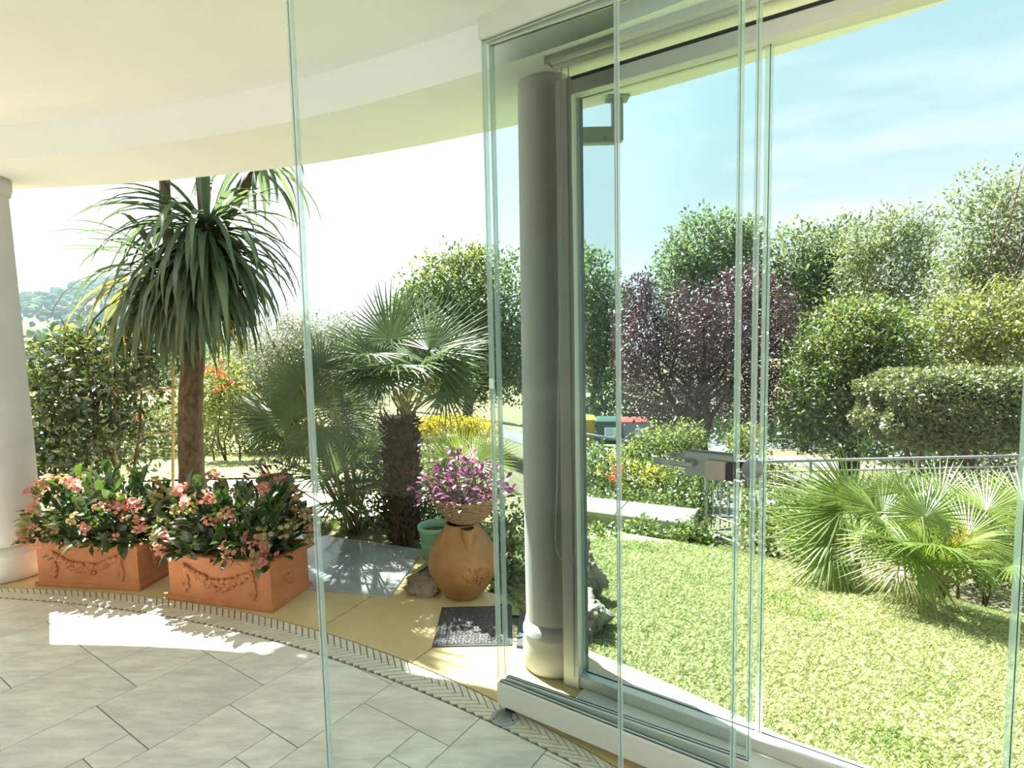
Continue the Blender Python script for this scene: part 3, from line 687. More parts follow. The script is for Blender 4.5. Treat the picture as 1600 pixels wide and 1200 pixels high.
# ------------------------------------------------------------------ flower troughs
def festoon(b, L_, z0, z1, y):
    for i in range(26):
        t = i/25; x = -L_*.29+L_*.58*t; z = z1-.015-(z1-z0)*.52*math.sin(PI*t); wd = .006+.026*math.sin(PI*t)
        for k in range(5): b.blob((x+rnd.uniform(-.012, .012), y-rnd.uniform(.002, .012), z+rnd.uniform(-1, 1)*wd), rnd.uniform(.010, .018), (1, .8, 1), .15, 7, 5)
def trough(loc, rz, label):
    o = thing('flower_trough', label, 'planter', (loc[0], loc[1], 0), rz, 'terracotta troughs on the terrace edge')
    a, c, h = .375, .183, .295
    b = MB(); b.rects([(a, c, 0), (a+.004, c+.004, .006), (a+.004, c+.004, .026), (a-.008, c-.008, .034), (a-.012, c-.012, .045), (a-.012, c-.012, h-.055), (a-.004, c-.004, h-.048)], cap=(True, False)); b.build('body', M['terracotta'], o)
    b = MB(); b.rects([(a-.004, c-.004, h-.05), (a+.010, c+.010, h-.042), (a+.014, c+.014, h-.030), (a+.014, c+.014, h-.008), (a+.008, c+.008, h), (a-.022, c-.022, h), (a-.028, c-.028, h-.05)], cap=(False, False)); b.build('rim', M['terracotta'], o)
    b = MB(); b.box((-a+.02, -c+.02, h-.10), (a-.02, c-.02, h-.03)); b.build('soil', M['soil'], o)
    y = -(c-.012)
    b = MB(); festoon(b, 2*a, .06, h-.075, y); b.build('garland', M['terracotta'], o, True)
    for s in (-1, 1):
        b = MB(); x = s*a*.64
        for i in range(16):
            t = i/15; zz = h-.075-.155*t; wd = .003+.026*t if t < .8 else .026*(1-t)*4
            for k in range(4): b.blob((x+rnd.uniform(-1, 1)*wd, y-.004, zz), rnd.uniform(.009, .014), (1, .8, 1.1), .15, 6, 4)
        b.tube([(x, y-.004, h-.07), (x-s*.02, y-.004, h-.12), (x-s*a*.2, y-.006, h-.115)], .008, 6); b.build('tassel', M['terracotta'], o, True)
    b = MB()
    for i in range(26):
        q = rnd.uniform(0, 2*PI); r = .045*math.sqrt(rnd.random()); b.blob((a-.011, r*math.cos(q), .15+r*math.sin(q)), rnd.uniform(.011, .018), (.8, 1, 1), .15, 7, 5)
    b.build('rosette', M['terracotta'], o, True)
    return o
def rect_center(p, rz, a, c):
    """centre from the front-left bottom corner"""
    ex = np.array([math.cos(rz), math.sin(rz)]); ey = np.array([-math.sin(rz), math.cos(rz)]); return p+ex*a+ey*c
t2p = gz(262, 936)[:2]; t2q = gz(426, 958)[:2]; rz2 = math.atan2(*(t2q-t2p)[::-1])
t1p = gz(50, 915)[:2]; t1q = gz(226, 924)[:2]; rz1 = math.atan2(*(t1q-t1p)[::-1])
c2 = (t2p+t2q)/2+np.array([-math.sin(rz2), math.cos(rz2)])*.183; c1 = (t1p+t1q)/2+np.array([-math.sin(rz1), math.cos(rz1)])*.183
T1 = trough(c1, rz1, 'terracotta trough with festoon, beside the left column')
T2 = trough(c2, rz2, 'terracotta trough with festoon, on the bright stone nearest the border')

def petal_mesh(name, Ln, Wd, bend=.25, seg=3, fold=.15):
    V = []; Fc = []
    prof = [(0, .12), (.25, .62), (.55, 1.0), (.8, .8), (1.0, .06)]
    for t, w in prof:
        z = bend*Ln*(t-t*t*1.6); V += [(-w*Wd/2, t*Ln, z+fold*w*Wd), (0, t*Ln, z), (w*Wd/2, t*Ln, z+fold*w*Wd)]
    for i in range(len(prof)-1):
        for k in range(2): Fc.append((3*i+k, 3*i+k+1, 3*i+k+4, 3*i+k+3))
    return mesh(name, V, Fc, True)
def orient(o, p, d, nrm, s=1.0):
    d = Vector(d).normalized(); n_ = Vector(nrm); x = d.cross(n_)
    x = x.normalized() if x.length > 1e-5 else d.orthogonal().normalized(); z = x.cross(d)
    Mx = Matrix((x, d, z)).transposed().to_4x4(); Mx = Matrix.Translation(Vector(p)) @ Mx @ Matrix.Diagonal((s, s, s, 1)); o.matrix_basis = Mx
LEAFS = [petal_mesh('leaf', .105, .042, b, 3, .14) for b in (.2, .5, -.1)]
for me in LEAFS: me.materials.append(LM['euph'])
def bract_cluster(name, n, m, r=.030):
    V = [(0, 0, -r*.5)]; Fc = []
    for k in range(n):
        u = np.array([rnd.gauss(0, 1), rnd.gauss(0, 1), abs(rnd.gauss(.5, .6))]); u /= np.linalg.norm(u); c = u*r*rnd.uniform(.6, 1.1); t = Vector(u).orthogonal().normalized(); w = Vector(u).cross(t)
        q = rnd.uniform(0, PI)
        for s in (0, PI):      # two rounded bracts
            d = t*math.cos(q+s)+w*math.sin(q+s); e = t*-math.sin(q+s)+w*math.cos(q+s); uu = Vector(u); cc = Vector(c); k0 = len(V); z = .0165*rnd.uniform(.85, 1.2)
            V += [cc, cc+d*z*.35+e*z*.55+uu*.002, cc+d*z*.95+e*z*.5+uu*.004, cc+d*z*1.25+uu*.003, cc+d*z*.95-e*z*.5+uu*.004, cc+d*z*.35-e*z*.55+uu*.002]
            V += [cc+t*.0025]; Fc += [(k0, k0+1, k0+2, k0+3), (k0, k0+3, k0+4, k0+5), (0, k0, k0+6)]
    me = mesh(name, V, Fc, True); me.materials.append(m); return me
CL_P = [bract_cluster('flower', rnd.randint(5, 9), LM['pink']) for _ in range(4)]; CL_C = [bract_cluster('flower', rnd.randint(5, 8), LM['cream']) for _ in range(3)]
def euphorbia(tr, rz, c, label, pinkness, seed):
    rr_ = random.Random(seed); o = thing('flowering_plant', label, 'flowering plant', (c[0], c[1], .26), rz, 'plants in the terracotta troughs')
    a, d, hh = .44, .27, .42
    def surf_pt(q=None):
        th = rr_.uniform(0, 2*PI); ph = math.acos(rr_.uniform(-.12, .97)); k = rr_.uniform(.72, 1.04) if q is None else q
        u = Vector((math.sin(ph)*math.cos(th), math.sin(ph)*math.sin(th), math.cos(ph)))
        sq = lambda v: math.copysign(abs(v)**.6, v)
        return Vector((sq(u.x)*a*k, sq(u.y)*d*k, -.01+sq(u.z)*hh*k*(.95+.12*math.sin(7*u.x*a+seed)))), u
    for k in range(16):
        p, u = surf_pt(.85); b = MB(); b.tube([(p.x*.55, p.y*.4, -.03), (p.x*.8, p.y*.7, p.z*.5), tuple(p)], [.007, .006, .004], 5); b.build('stem', M['stem'], o, True)
    n_ = 900; u_ = _norm(rng.normal(size=(n_, 3))); u_[:, 2] = np.abs(u_[:, 2]); P_ = u_*np.array([a*.85, d*.85, hh*.85])*rng.uniform(.45, 1, (n_, 1))+np.array([0, 0, .02])
    inner = obj('inner_foliage', leaf_mesh('inner_foliage', P_, u_+rng.normal(0, .6, (n_, 3)), u_+rng.normal(0, .5, (n_, 3))+np.array([0, 0, .4]), rng.uniform(.05, .09, n_), .032), LM['dark'], o, kind='stuff')
    for k in range(285):
        p, u = surf_pt(); p.z = max(p.z, .04); l = bpy.data.objects.new('leaf', rr_.choice(LEAFS)); COL.objects.link(l); l.parent = o
        dd = u*.8+Vector((rr_.uniform(-.7, .7), rr_.uniform(-.7, .7), rr_.uniform(-.2, .8))); orient(l, p*.94, dd, Vector((0, 0, 1))+u*.4+Vector((rr_.uniform(-.4, .4), rr_.uniform(-.4, .4), 0)), rr_.uniform(.8, 1.4))
    for k in range(70):
        p, u = surf_pt(1.0); pk = rr_.random() < pinkness; p.z = max(p.z, .05+.05*rr_.random()); me = rr_.choice(CL_P if pk else CL_C)
        f = bpy.data.objects.new('flower', me); COL.objects.link(f); f.parent = o; p = p*1.05
        n_ = u+Vector((0, -.25, .15)); x = n_.orthogonal(); orient(f, p, x, n_, rr_.uniform(.95, 1.6))
    return o
euphorbia(T1, rz1, c1, 'dense green plant with salmon pink flowers in the trough beside the column', .62, 3)
euphorbia(T2, rz2, c2, 'leafy plant with pink and faded cream flowers in the nearer trough', .52, 8)

# ------------------------------------------------------------------ fan palms
def frond_mesh(name, Rr, n=32, spread=125, droop=.22, seed=0, m=None):
    q = random.Random(seed); V = []; Fc = []; da = R(spread)*2/n
    for i in range(n):
        a = -R(spread)+da*(i+.5)+q.uniform(-.15, .15)*da; Ln = Rr*(.72+.28*math.cos(a*.62))*q.uniform(.9, 1.06); dr = droop*q.uniform(.6, 1.6); tw = q.uniform(-.02, .02)
        d = np.array([math.sin(a), math.cos(a)]); e = np.array([d[1], -d[0]]); k0 = len(V)
        for t, w in ((.03, .5), (.28, .5), (.45, .40), (.72, .24), (1.0, .02)):
            r = Ln*t; hw = min(r*da*w, Rr*.024*(w/.5) if t > .28 else 1)
            z = -dr*Ln*t**2.2+.02*Rr; ridge = hw*.55
            c = d*r; V += [(*(c-e*hw), z-ridge), (*c, z), (*(c+e*hw), z-ridge)]
        for s in range(4):
            for k in range(2): Fc.append((k0+3*s+k, k0+3*s+k+1, k0+3*s+k+4, k0+3*s+k+3))
    me = mesh(name, V, Fc, False)
    if m: me.materials.append(m)
    return me
FR = {k: [frond_mesh('frond', .5, 30+2*i, sp, dr, 20+i, LM[k]) for i, (sp, dr) in enumerate(((115, .10), (130, .2), (120, .32), (100, .15)))] for k in ('palm', 'palm2')}
FR['palm_y'] = [frond_mesh('frond', .5, 28, 105, .2, 5, LM['palm_y'])]; FR['palm_dry'] = [frond_mesh('frond', .5, 18, 70, .55, 6, LM['palm_dry'])]
def add_frond(o, loc, root, hub, tip, kind, nrm=None, pet='petiole', seed=0):
    loc = np.asarray(loc); root = np.asarray(root)-loc; hub = np.asarray(hub)-loc; tip = np.asarray(tip)-loc
    d = tip-hub; Rr = np.linalg.norm(d); f = bpy.data.objects.new('frond', rnd.choice(FR[kind])); COL.objects.link(f); f.parent = o
    if nrm is None: nrm = np.array([0, -.55, .75])+np.array([rnd.uniform(-.25, .25), rnd.uniform(-.25, .25), 0])
    orient(f, hub, d, nrm, Rr/.5)
    mid = (root+hub)/2+np.array([0, 0, .06*np.linalg.norm(hub-root)]); b = MB()
    b.tube([root, root*.6+mid*.4, mid, mid*.35+hub*.65, hub], [.011, .009, .007, .006, .005], 5); b.build('petiole', M[pet], o, True)
def palm(label, base, fronds, kind='palm', trunk=None, random_n=0, rr=(.3, .5), plen=(.25, .5), el=(5, 75), top=None, group=None, pet='petiole', azr=(0, 360)):
    base = np.asarray(base, float); o = thing('fan_palm', label, 'palm', tuple(base), group=group); root = base if top is None else np.asarray(top, float)
    if trunk:
        r0, r1 = trunk; b = MB(); H_ = root[2]-base[2]; V = []; prof = []
        for i in range(25): t = i/24; prof.append((r0+(r1-r0)*t+.02*math.sin(i*2.4), -.03+t*(H_+.05)))
        b.lathe(prof, (0, 0), 18, (False, True)); b.build('trunk', M['palm_trunk'], o, True)
        fb = MB()
        for k in range(620):
            t = rnd.random(); a = rnd.uniform(0, 2*PI); r = r0+(r1-r0)*t; z = t*H_; c = Vector((math.cos(a), math.sin(a), 0)); p = c*r+Vector((0, 0, z)); tp = p+c*rnd.uniform(.015, .07)+Vector((rnd.uniform(-.03, .03), rnd.uniform(-.03, .03), rnd.uniform(-.05, .12)))
            fb.tube([p-c*.012, p*.5+tp*.5+c*.008, tp], [rnd.uniform(.006, .016), .009, .002], 4)
        fb.build('leaf_bases', M['palm_trunk'], o, kind='stuff')
    for fr in fronds:
        (hx_, hy_, hY), (tx_, ty_, tY) = fr[0], fr[1]; k = fr[2] if len(fr) > 2 else kind
        rt = root+np.array([rnd.uniform(-.05, .05), rnd.uniform(-.05, .05), rnd.uniform(-.02, .03)])
        add_frond(o, base, rt, at(hx_, hy_, hY), at(tx_, ty_, tY), k, None, pet)
    for k in range(random_n):
        az = R(rnd.uniform(*azr)); e = R(rnd.uniform(*el)); pl = rnd.uniform(*plen); d = np.array([math.cos(e)*math.cos(az), math.cos(e)*math.sin(az), math.sin(e)]); hub = root+d*pl+np.array([0, 0, .05])
        e2 = e-R(rnd.uniform(15, 45)); d2 = np.array([math.cos(e2)*math.cos(az), math.cos(e2)*math.sin(az), math.sin(e2)]); Rr = rnd.uniform(*rr)
        add_frond(o, base, root, hub, hub+d2*Rr, kind, np.array([-.3*math.cos(az), -.3*math.sin(az), 1.0]), pet)
    return o
pb = np.array([*at(634, 850, 4.25)[:2], gh(*at(634, 850, 4.25)[:2])]); ptop = at(634, 655, 4.25)
palm('tall fan palm with shaggy dark trunk behind the ochre jar', pb, [
 ((612, 530, 4.15), (600, 430, 4.2)), ((672, 548, 4.2), (742, 452, 4.2)), ((585, 560, 4.2), (515, 490, 4.15)), ((592, 606, 4.0), (548, 580, 3.9)), ((612, 585, 3.95), (596, 625, 3.65)), ((598, 592, 3.8), (545, 612, 3.4)), ((572, 556, 3.85), (522, 545, 3.45)),
 ((690, 600, 4.2), (768, 575, 4.1)), ((698, 612, 4.1), (760, 645, 3.95)), ((702, 552, 4.3), (770, 500, 4.3)), ((640, 545, 4.5), (655, 445, 4.6)), ((665, 575, 4.0), (700, 520, 3.8)), ((640, 560, 4.45), (595, 470, 4.6)), ((686, 570, 4.5), (750, 520, 4.7))],
 'palm', (.085, .10), 11, (.40, .50), (.3, .48), (35, 85), ptop)
pB = gp(552, 832); pB[2] = gh(pB[0], pB[1])
palm('low clumping fan palm left of the shaggy trunk, over the grey slab', pB, [
 ((432, 660, 3.75), (335, 640, 3.5)), ((455, 655, 3.7), (400, 590, 3.55)), ((505, 668, 3.7), (470, 720, 3.4)), ((480, 625, 3.85), (452, 560, 3.7)), ((470, 602, 3.7), (425, 545, 3.55)), ((520, 605, 3.65), (555, 548, 3.5)), ((500, 575, 3.75), (480, 515, 3.7)), ((495, 638, 4.2), (500, 530, 4.3)), ((525, 660, 4.2), (560, 595, 4.2)), ((468, 640, 4.5), (415, 590, 4.6)), ((548, 665, 4.3), (585, 690, 4.1)), ((524, 738, 3.95), (492, 692, 3.85)), ((572, 625, 4.6), (600, 590, 4.7)), ((500, 690, 4.2), (445, 740, 4.0)), ((470, 690, 4.3), (395, 700, 4.2)), ((420, 640, 4.4), (370, 590, 4.5)), ((540, 640, 4.5), (545, 560, 4.6)), ((575, 700, 4.2), (605, 660, 4.1)), ((440, 600, 4.7), (450, 530, 4.8))],
 'palm', None, 12, (.34, .45), (.35, .65), (30, 85), None, None, 'petiole')
pC = gp(1462, 946)
palm('bushy fan palm with a yellowing frond standing on the lawn', pC, [
 ((1440, 806, 3.8), (1425, 742, 3.85)), ((1445, 808, 3.7), (1490, 748, 3.75)), ((1500, 862, 3.55), (1498, 800, 3.6), 'palm_y'), ((1512, 838, 3.7), (1592, 806, 3.7)), ((1540, 800, 3.9), (1592, 742, 4.0)), ((1430, 872, 3.55), (1345, 915, 3.45)), ((1408, 885, 3.5), (1372, 915, 3.4), 'palm_dry'), ((1530, 893, 3.55), (1592, 900, 3.5)), ((1562, 850, 3.8), (1625, 880, 3.8)), ((1600, 790, 4.0), (1650, 735, 4.1)), ((1410, 770, 4.1), (1400, 715, 4.2)), ((1470, 780, 4.1), (1500, 715, 4.2)), ((1455, 905, 3.5), (1428, 945, 3.45), 'palm_dry'), ((1480, 830, 3.5), (1445, 790, 3.45)), ((1490, 880, 3.5), (1530, 850, 3.4)), ((1445, 880, 3.55), (1470, 830, 3.4)), ((1375, 850, 3.8), (1330, 870, 3.7), 'palm_dry')],
 'palm2', None, 12, (.30, .42), (.25, .5), (28, 85), pC+np.array([0, 0, .08]), None, 'petiole')
pD = gp(1335, 905)
palm('wide spreading fan palm beside the ivy hedge on the lawn', pD, [
 ((1312, 802, 4.1), (1200, 775, 4.1)), ((1300, 838, 4.0), (1195, 842, 4.0)), ((1325, 782, 4.2), (1262, 712, 4.2)), ((1302, 862, 3.95), (1215, 888, 3.9)), ((1378, 772, 4.3), (1345, 722, 4.4)), ((1345, 792, 4.0), (1300, 745, 4.0)), ((1370, 802, 3.9), (1318, 778, 3.8)), ((1285, 815, 4.3), (1205, 735, 4.4)), ((1290, 850, 4.2), (1190, 815, 4.2)), ((1380, 800, 4.2), (1420, 740, 4.3)), ((1330, 880, 3.95), (1280, 925, 3.9), 'palm_dry'), ((1318, 890, 3.95), (1345, 925, 3.9), 'palm_dry')],
 'palm2', None, 11, (.30, .42), (.25, .5), (28, 85), pD+np.array([0, 0, .05]), None, 'petiole')
pE = np.array([*at(742, 790, 4.9)[:2], 0]); pE[2] = gh(pE[0], pE[1])
palm('pale low fan palm behind the purple flower basket', pE, [
 ((702, 722, 4.8), (668, 668, 4.8)), ((742, 725, 4.7), (790, 680, 4.7)), ((722, 718, 4.9), (720, 658, 4.9)), ((690, 745, 4.7), (655, 705, 4.7)), ((760, 720, 4.9), (770, 660, 5.0))], 'palm2', None, 4, (.3, .4), (.3, .5), (30, 80))
pF = np.array([*at(520, 838, 4.7)[:2], 0]); pF[2] = gh(pF[0], pF[1])
palm('small yellow-green palm seedling at the back edge of the grey slab', pF, [((518, 830, 4.7), (505, 800, 4.7)), ((525, 832, 4.65), (550, 815, 4.6)), ((512, 832, 4.7), (488, 828, 4.6))], 'palm2', None, 0)

# ------------------------------------------------------------------ cordyline
def strap_mesh(e0, Ln, bend, wd, m, seed):
    q = random.Random(seed); V = []; Fc = []; p = np.array([0., 0.]); e = R(e0); n = 7
    for i in range(n+1):
        t = i/n; w = wd*(.55+.9*t if t < .4 else .91*(1-((t-.4)/.6)**1.6)+.01); V += [(-w/2, p[0], p[1]+w*.18), (0, p[0], p[1]), (w/2, p[0], p[1]+w*.18)]
        p = p+np.array([math.cos(e), math.sin(e)])*Ln/n; e -= R(bend)/n*(1+.6*t); e = max(e, -R(88))
    for i in range(n):
        for k in range(2): Fc.append((3*i+k, 3*i+k+1, 3*i+k+4, 3*i+k+3))
    me = mesh('strap_leaf', V, Fc, True); me.materials.append(m); return me
STR = [strap_mesh(e0, Ln, bd, .056, LM['cordy'], i) for i, (e0, Ln, bd) in enumerate(((80, .7, 25), (65, .8, 50), (50, .85, 70), (35, .9, 80), (20, .9, 85), (5, .9, 80), (-15, .85, 70), (-35, .8, 50), (-60, .8, 28), (45, .8, 30), (20, .8, 35)))]
STRY = [strap_mesh(e0, .8, 60, .040, LM['cordy_y'], 40+i) for i, e0 in enumerate((-10, -40, -65))]
cbp = np.array([*at(299, 770, 5.3)[:2], 0.]); cbp[2] = gh(cbp[0], cbp[1])
cord_ = thing('cordyline', 'tall cabbage palm with drooping strap leaves behind the troughs', 'palm', tuple(cbp))
def trunk_tube(name, pts, rad, m, par, origin, seg=16):
    b = MB(); b.tube([np.asarray(p)-origin for p in pts], rad, seg); return b.build(name, m, par, True)
t0 = cbp-np.array([0, 0, .05]); t1 = at(297, 640, 5.3); t2 = at(306, 480, 5.3); t3 = at(322, 360, 5.3)
NT = 26; tp = []; trd = []
for i in range(NT+1):
    t = i/NT
    p = (t0+(t1-t0)*(t/.45) if t < .45 else (t1+(t2-t1)*((t-.45)/.3) if t < .75 else t2+(t3-t2)*((t-.75)/.25))); tp.append(p); trd.append(.118-.035*t+.004*math.sin(i*2.1))
trunk_tube('trunk', tp, trd, M['cordy_bark'], cord_, cbp)
trunk_tube('trunk', [at(300, 500, 5.32), at(270, 420, 5.4), at(258, 330, 5.45), at(256, 230, 5.5)], [.06, .055, .05, .045], M['cordy_bark'], cord_, cbp, 10)
trunk_tube('trunk', [t3, at(318, 320, 5.3), at(311, 240, 5.25)], [.055, .05, .045], M['cordy_bark'], cord_, cbp, 10)
trunk_tube('trunk', [at(310, 430, 5.35), at(350, 350, 5.6), at(400, 262, 5.8)], [.05, .05, .045], M['cordy_bark'], cord_, cbp, 10)
ns = 0
def rosette(c, n, idx, zj=.1, s=(.8, 1.15), azr=(0, 360), meshes=STR):
    global ns
    for k in range(n):
        if ns >= 298: return
        f = bpy.data.objects.new('strap_leaf', meshes[rnd.choice(idx)]); COL.objects.link(f); f.parent = cord_
        az = R(rnd.uniform(*azr)); sc = rnd.uniform(*s); j = np.array([math.cos(az), math.sin(az), 0])*.05
        f.location = Vector(c-cbp+j+np.array([0, 0, rnd.uniform(-zj, zj*.3)])); f.rotation_euler = (rnd.uniform(-.1, .1), rnd.uniform(-.1, .1), az-PI/2); f.scale = (sc, sc, sc); ns += 1
h1 = at(322, 352, 5.3)
rosette(h1, 20, [0, 1, 2, 9], .05, (.9, 1.15)); rosette(h1, 50, [3, 4, 5], .14, (.95, 1.3)); rosette(h1-np.array([0, 0, .10]), 66, [6, 7, 8], .2, (1.0, 1.35)); rosette(h1-np.array([0, 0, .30]), 30, [7, 8], .2, (.95, 1.25))
rosette(at(250, 410, 5.45), 30, [2, 3, 4, 5, 10], .12, (.9, 1.25)); rosette(at(248, 425, 5.45), 32, [5, 6, 7, 8], .18, (.95, 1.3))
rosette(at(400, 240, 5.8), 22, [3, 4, 5, 9, 10], .12); rosette(at(400, 255, 5.8), 16, [5, 6, 7], .1)
rosette(at(240, 430, 5.35), 18, [0, 0, 1, 2], .15, (.9, 1.2), (140, 270), STRY); rosette(at(330, 480, 5.35), 10, [1, 2], .1, (.6, .8), (-60, 90), STRY)

def head_mesh(name, c0, n, sc=1.15):
    V_ = []; F_ = []
    for k in range(n):
        me = STR[rnd.choice([0, 1, 2, 3, 3, 4, 4, 5, 5, 6, 7])]; q_ = c0+np.array([0, 0, rnd.uniform(-.2, .08)])
        mt_ = Matrix.Translation(Vector(q_)) @ Matrix.Rotation(rnd.uniform(0, 2*PI), 4, 'Z') @ Matrix.Scale(sc*rnd.uniform(.8, 1.1), 4); k0 = len(V_)
        V_ += [tuple(mt_ @ v.co) for v in me.vertices]; F_ += [tuple(i+k0 for i in p_.vertices) for p_ in me.polygons]
    return obj(name, mesh(name, V_, F_, True), M['strap'], cord_, kind='stuff')
M['strap'] = surf('strap_green', (.05, .085, .035), (.09, .12, .05), .5, 12)  # dull mottled green for the upper heads and the leaf skirt
hA = at(256, 230, 5.5); hB = at(311, 240, 5.25)
topA = np.array([hA[0]-.22, 5.42, 4.05]); topB = np.array([hB[0]+.10, 5.08, 4.5])
trunk_tube('trunk', [hA, (hA+topA)/2, topA], [.045, .045, .04], M['cordy_bark'], cord_, cbp, 10)
trunk_tube('trunk', [hB, (hB+topB)/2, topB], [.045, .045, .04], M['cordy_bark'], cord_, cbp, 10)
head_mesh('upper_leaves', topA-cbp, 170, .72); head_mesh('upper_leaves', topB-cbp, 210, .92)
skV = []; skF = []
for k in range(330):
    me = STR[rnd.choice([5, 6, 6, 7, 7, 8])]; c0 = (h1-cbp)+np.array([0, 0, rnd.uniform(-.42, .05)]) if k < 210 else at(262, 430, 5.45)-cbp+np.array([0, 0, rnd.uniform(-.25, .1)])
    mt_ = Matrix.Translation(Vector(c0)) @ Matrix.Rotation(rnd.uniform(0, 2*PI), 4, 'Z') @ Matrix.Scale(rnd.uniform(.85, 1.3), 4); k0 = len(skV)
    skV += [tuple(mt_ @ v.co) for v in me.vertices]; skF += [tuple(i+k0 for i in p_.vertices) for p_ in me.polygons]
obj('leaf_skirt', mesh('leaf_skirt', skV, skF, True), surf('strap_green', (.05, .085, .035), (.09, .12, .05), .5, 12), cord_, kind='stuff')

# ------------------------------------------------------------------ things on the stone edge
# grey polished slab let into the edge
q1, q2, q3, q4 = gz(662, 862)[:2], gz(608, 936)[:2], gz(492, 922)[:2], gz(488, 836)[:2]
c = (q1+q2+q3+q4)/4; sb = thing('stone_panel', 'grey polished stone panel lying flat behind the nearer trough', 'stone panel', (c[0], c[1], .0005))
ex = (q2-q1); b = MB(); qq = [q4+(q3-q2)*0+(q4-q1)*.25, q3+(q3-q2)*.25, q2, q1]; b.prism([p-c for p in qq], 0, .012, .003); b.build('slab', M['grey_slab'], sb)

jc = np.array([-.315, 3.33]); JZ = 0.0
jar = thing('jar', 'big bulbous ochre earthenware jar with a beaked spout', 'jar', (jc[0], jc[1], JZ))
jp = [(.0, .004), (.095, .004), (.105, .012), (.125, .03), (.165, .085), (.196, .15), (.206, .20), (.200, .25), (.178, .305), (.145, .36), (.112, .405), (.098, .43), (.100, .447), (.092, .45), (.088, .43), (.09, .40)]
b = MB(); b.lathe(jp, seg=44); b.build('body', M['jar'], jar, True)
b = MB(); d_ = Vector((.36, -.93, 0)); p_ = [d_*.150+Vector((0, 0, .31)), d_*.136+Vector((0, 0, .36)), d_*.122+Vector((0, 0, .40)), d_*.114+Vector((0, 0, .430)), d_*.116+Vector((0, 0, .446))]
b.tube(p_, [.022, .030, .034, .036, .038], 16, False); b.build('spout', M['jar'], jar, True)
b = MB(); b.tube([d_*.117+Vector((0, 0, .405)), d_*.117+Vector((0, 0, .443))], [.030, .034], 16); b.build('spout_shade_plug', M['jar_dark'], jar, True)  # solid near-black plug, shade of the spout's hollow put into its colour
b = MB()
for i in range(46):
    a = R(-62)+rnd.gauss(0, .20); z = .19+rnd.gauss(0, .028); r = .2035; b.blob((r*math.cos(a), r*math.sin(a), z), rnd.uniform(.004, .009), (1, 1, 1), .2, 6, 4)
b.build('relief', M['jar'], jar, True)
bz = .4515
bk = thing('wicker_basket', 'round brown wicker basket sitting on the mouth of the jar', 'basket', (jc[0]+.03, jc[1], bz))
b = MB()
for i in range(15):
    t = i/14; r0 = .085+.105*t**.62; z = .008+.135*t; pts = []
    for k in range(73):
        a = 2*PI*k/72; pts.append(((r0+.004*(1 if (k//2+i) % 2 else -1))*math.cos(a), (r0+.004*(1 if (k//2+i) % 2 else -1))*math.sin(a), z+rnd.uniform(-.0015, .0015)))
    b.tube(pts, .0052, 5, False)
wv = b.build('weave', M['wicker'], bk, True); wv['kind'] = 'stuff'
b = MB()
for k in range(28):
    a = 2*PI*k/28; b.tube([(.085*math.cos(a), .085*math.sin(a), .0), (.150*math.cos(a), .150*math.sin(a), .07), (.190*math.cos(a), .182*math.sin(a), .15)], .003, 4)
stk = b.build('stakes', M['wicker'], bk); stk['kind'] = 'stuff'
for j in (0, 1):
    pts = [((.192+.006*math.sin(k*1.5+j*PI))*math.cos(2*PI*k/96), (.192+.006*math.sin(k*1.5+j*PI))*math.sin(2*PI*k/96), .150+.005*math.cos(k*1.5+j*PI)) for k in range(97)]
    b = MB(); b.tube(pts, .006, 6, False); b.build('rim', M['wicker'], bk, True)
b = MB(); b.lathe([(0, .004), (.088, .004), (.15, .1), (0, .115)], seg=24); b.build('lining', M['soil'], bk)
PL = [petal_mesh('leaf', .055, .021, bb, 3, .12) for bb in (.25, .6)]
for me in PL: me.materials.append(LM['purple'])
def purple(label, c, rx, ry, hz, n, meshes, seed, group, s=(.8, 1.3)):
    q = random.Random(seed); o = thing('purple_plant', label, 'purple plant', tuple(c), group=group)
    for k in range(14):
        a = q.uniform(0, 2*PI); b = MB(); b.tube([(0, 0, -.02), (rx*.4*math.cos(a), ry*.4*math.sin(a), hz*.35), (rx*.75*math.cos(a), ry*.75*math.sin(a), hz*q.uniform(.3, .9))], [.005, .004, .003], 5); b.build('stem', M['stem'], o)
    for k in range(n):
        u = Vector((q.gauss(0, 1), q.gauss(0, 1), abs(q.gauss(0, 1)))).normalized(); kk = q.uniform(.5, 1.05); p = Vector((u.x*rx*kk, u.y*ry*kk, u.z*hz*kk*q.uniform(.8, 1.1)))
        l = bpy.data.objects.new('leaf', q.choice(meshes)); COL.objects.link(l); l.parent = o
        orient(l, p, u*.6+Vector((q.uniform(-.9, .9), q.uniform(-.9, .9), q.uniform(-.3, .7))), Vector((q.uniform(-.5, .5), q.uniform(-.5, .5), 1))+u*.3, q.uniform(*s))
    return o
purple('mass of magenta and purple striped leaves spilling over the basket', (jc[0]+.005, jc[1], bz+.12), .31, .23, .29, 298, PL, 4, None, (.75, 1.3))
# green pot behind the jar
gpp = np.array([*at(678, 868, 3.93)[:2]]); pot = thing('plant_pot', 'plain green plastic pot standing behind the ochre jar', 'pot', (gpp[0]+.02, gpp[1], .001 if np.hypot(*(gpp-CO)) < 6.6 else gh(*gpp)))
b = MB(); b.lathe([(.0, .0), (.088, .0), (.092, .004), (.118, .232), (.126, .234), (.128, .262), (.122, .264), (.114, .236), (.108, .2)], seg=36); b.build('body', M['green_pot'], pot, True)
b = MB(); b.lathe([(0, .215), (.11, .212)], seg=24); b.build('soil', M['soil'], pot)
b = MB(); b.lathe([(.104, .13), (.108, .133), (.1085, .137), (.106, .141)], seg=36); b.build('band', M['green_pot'], pot, True)
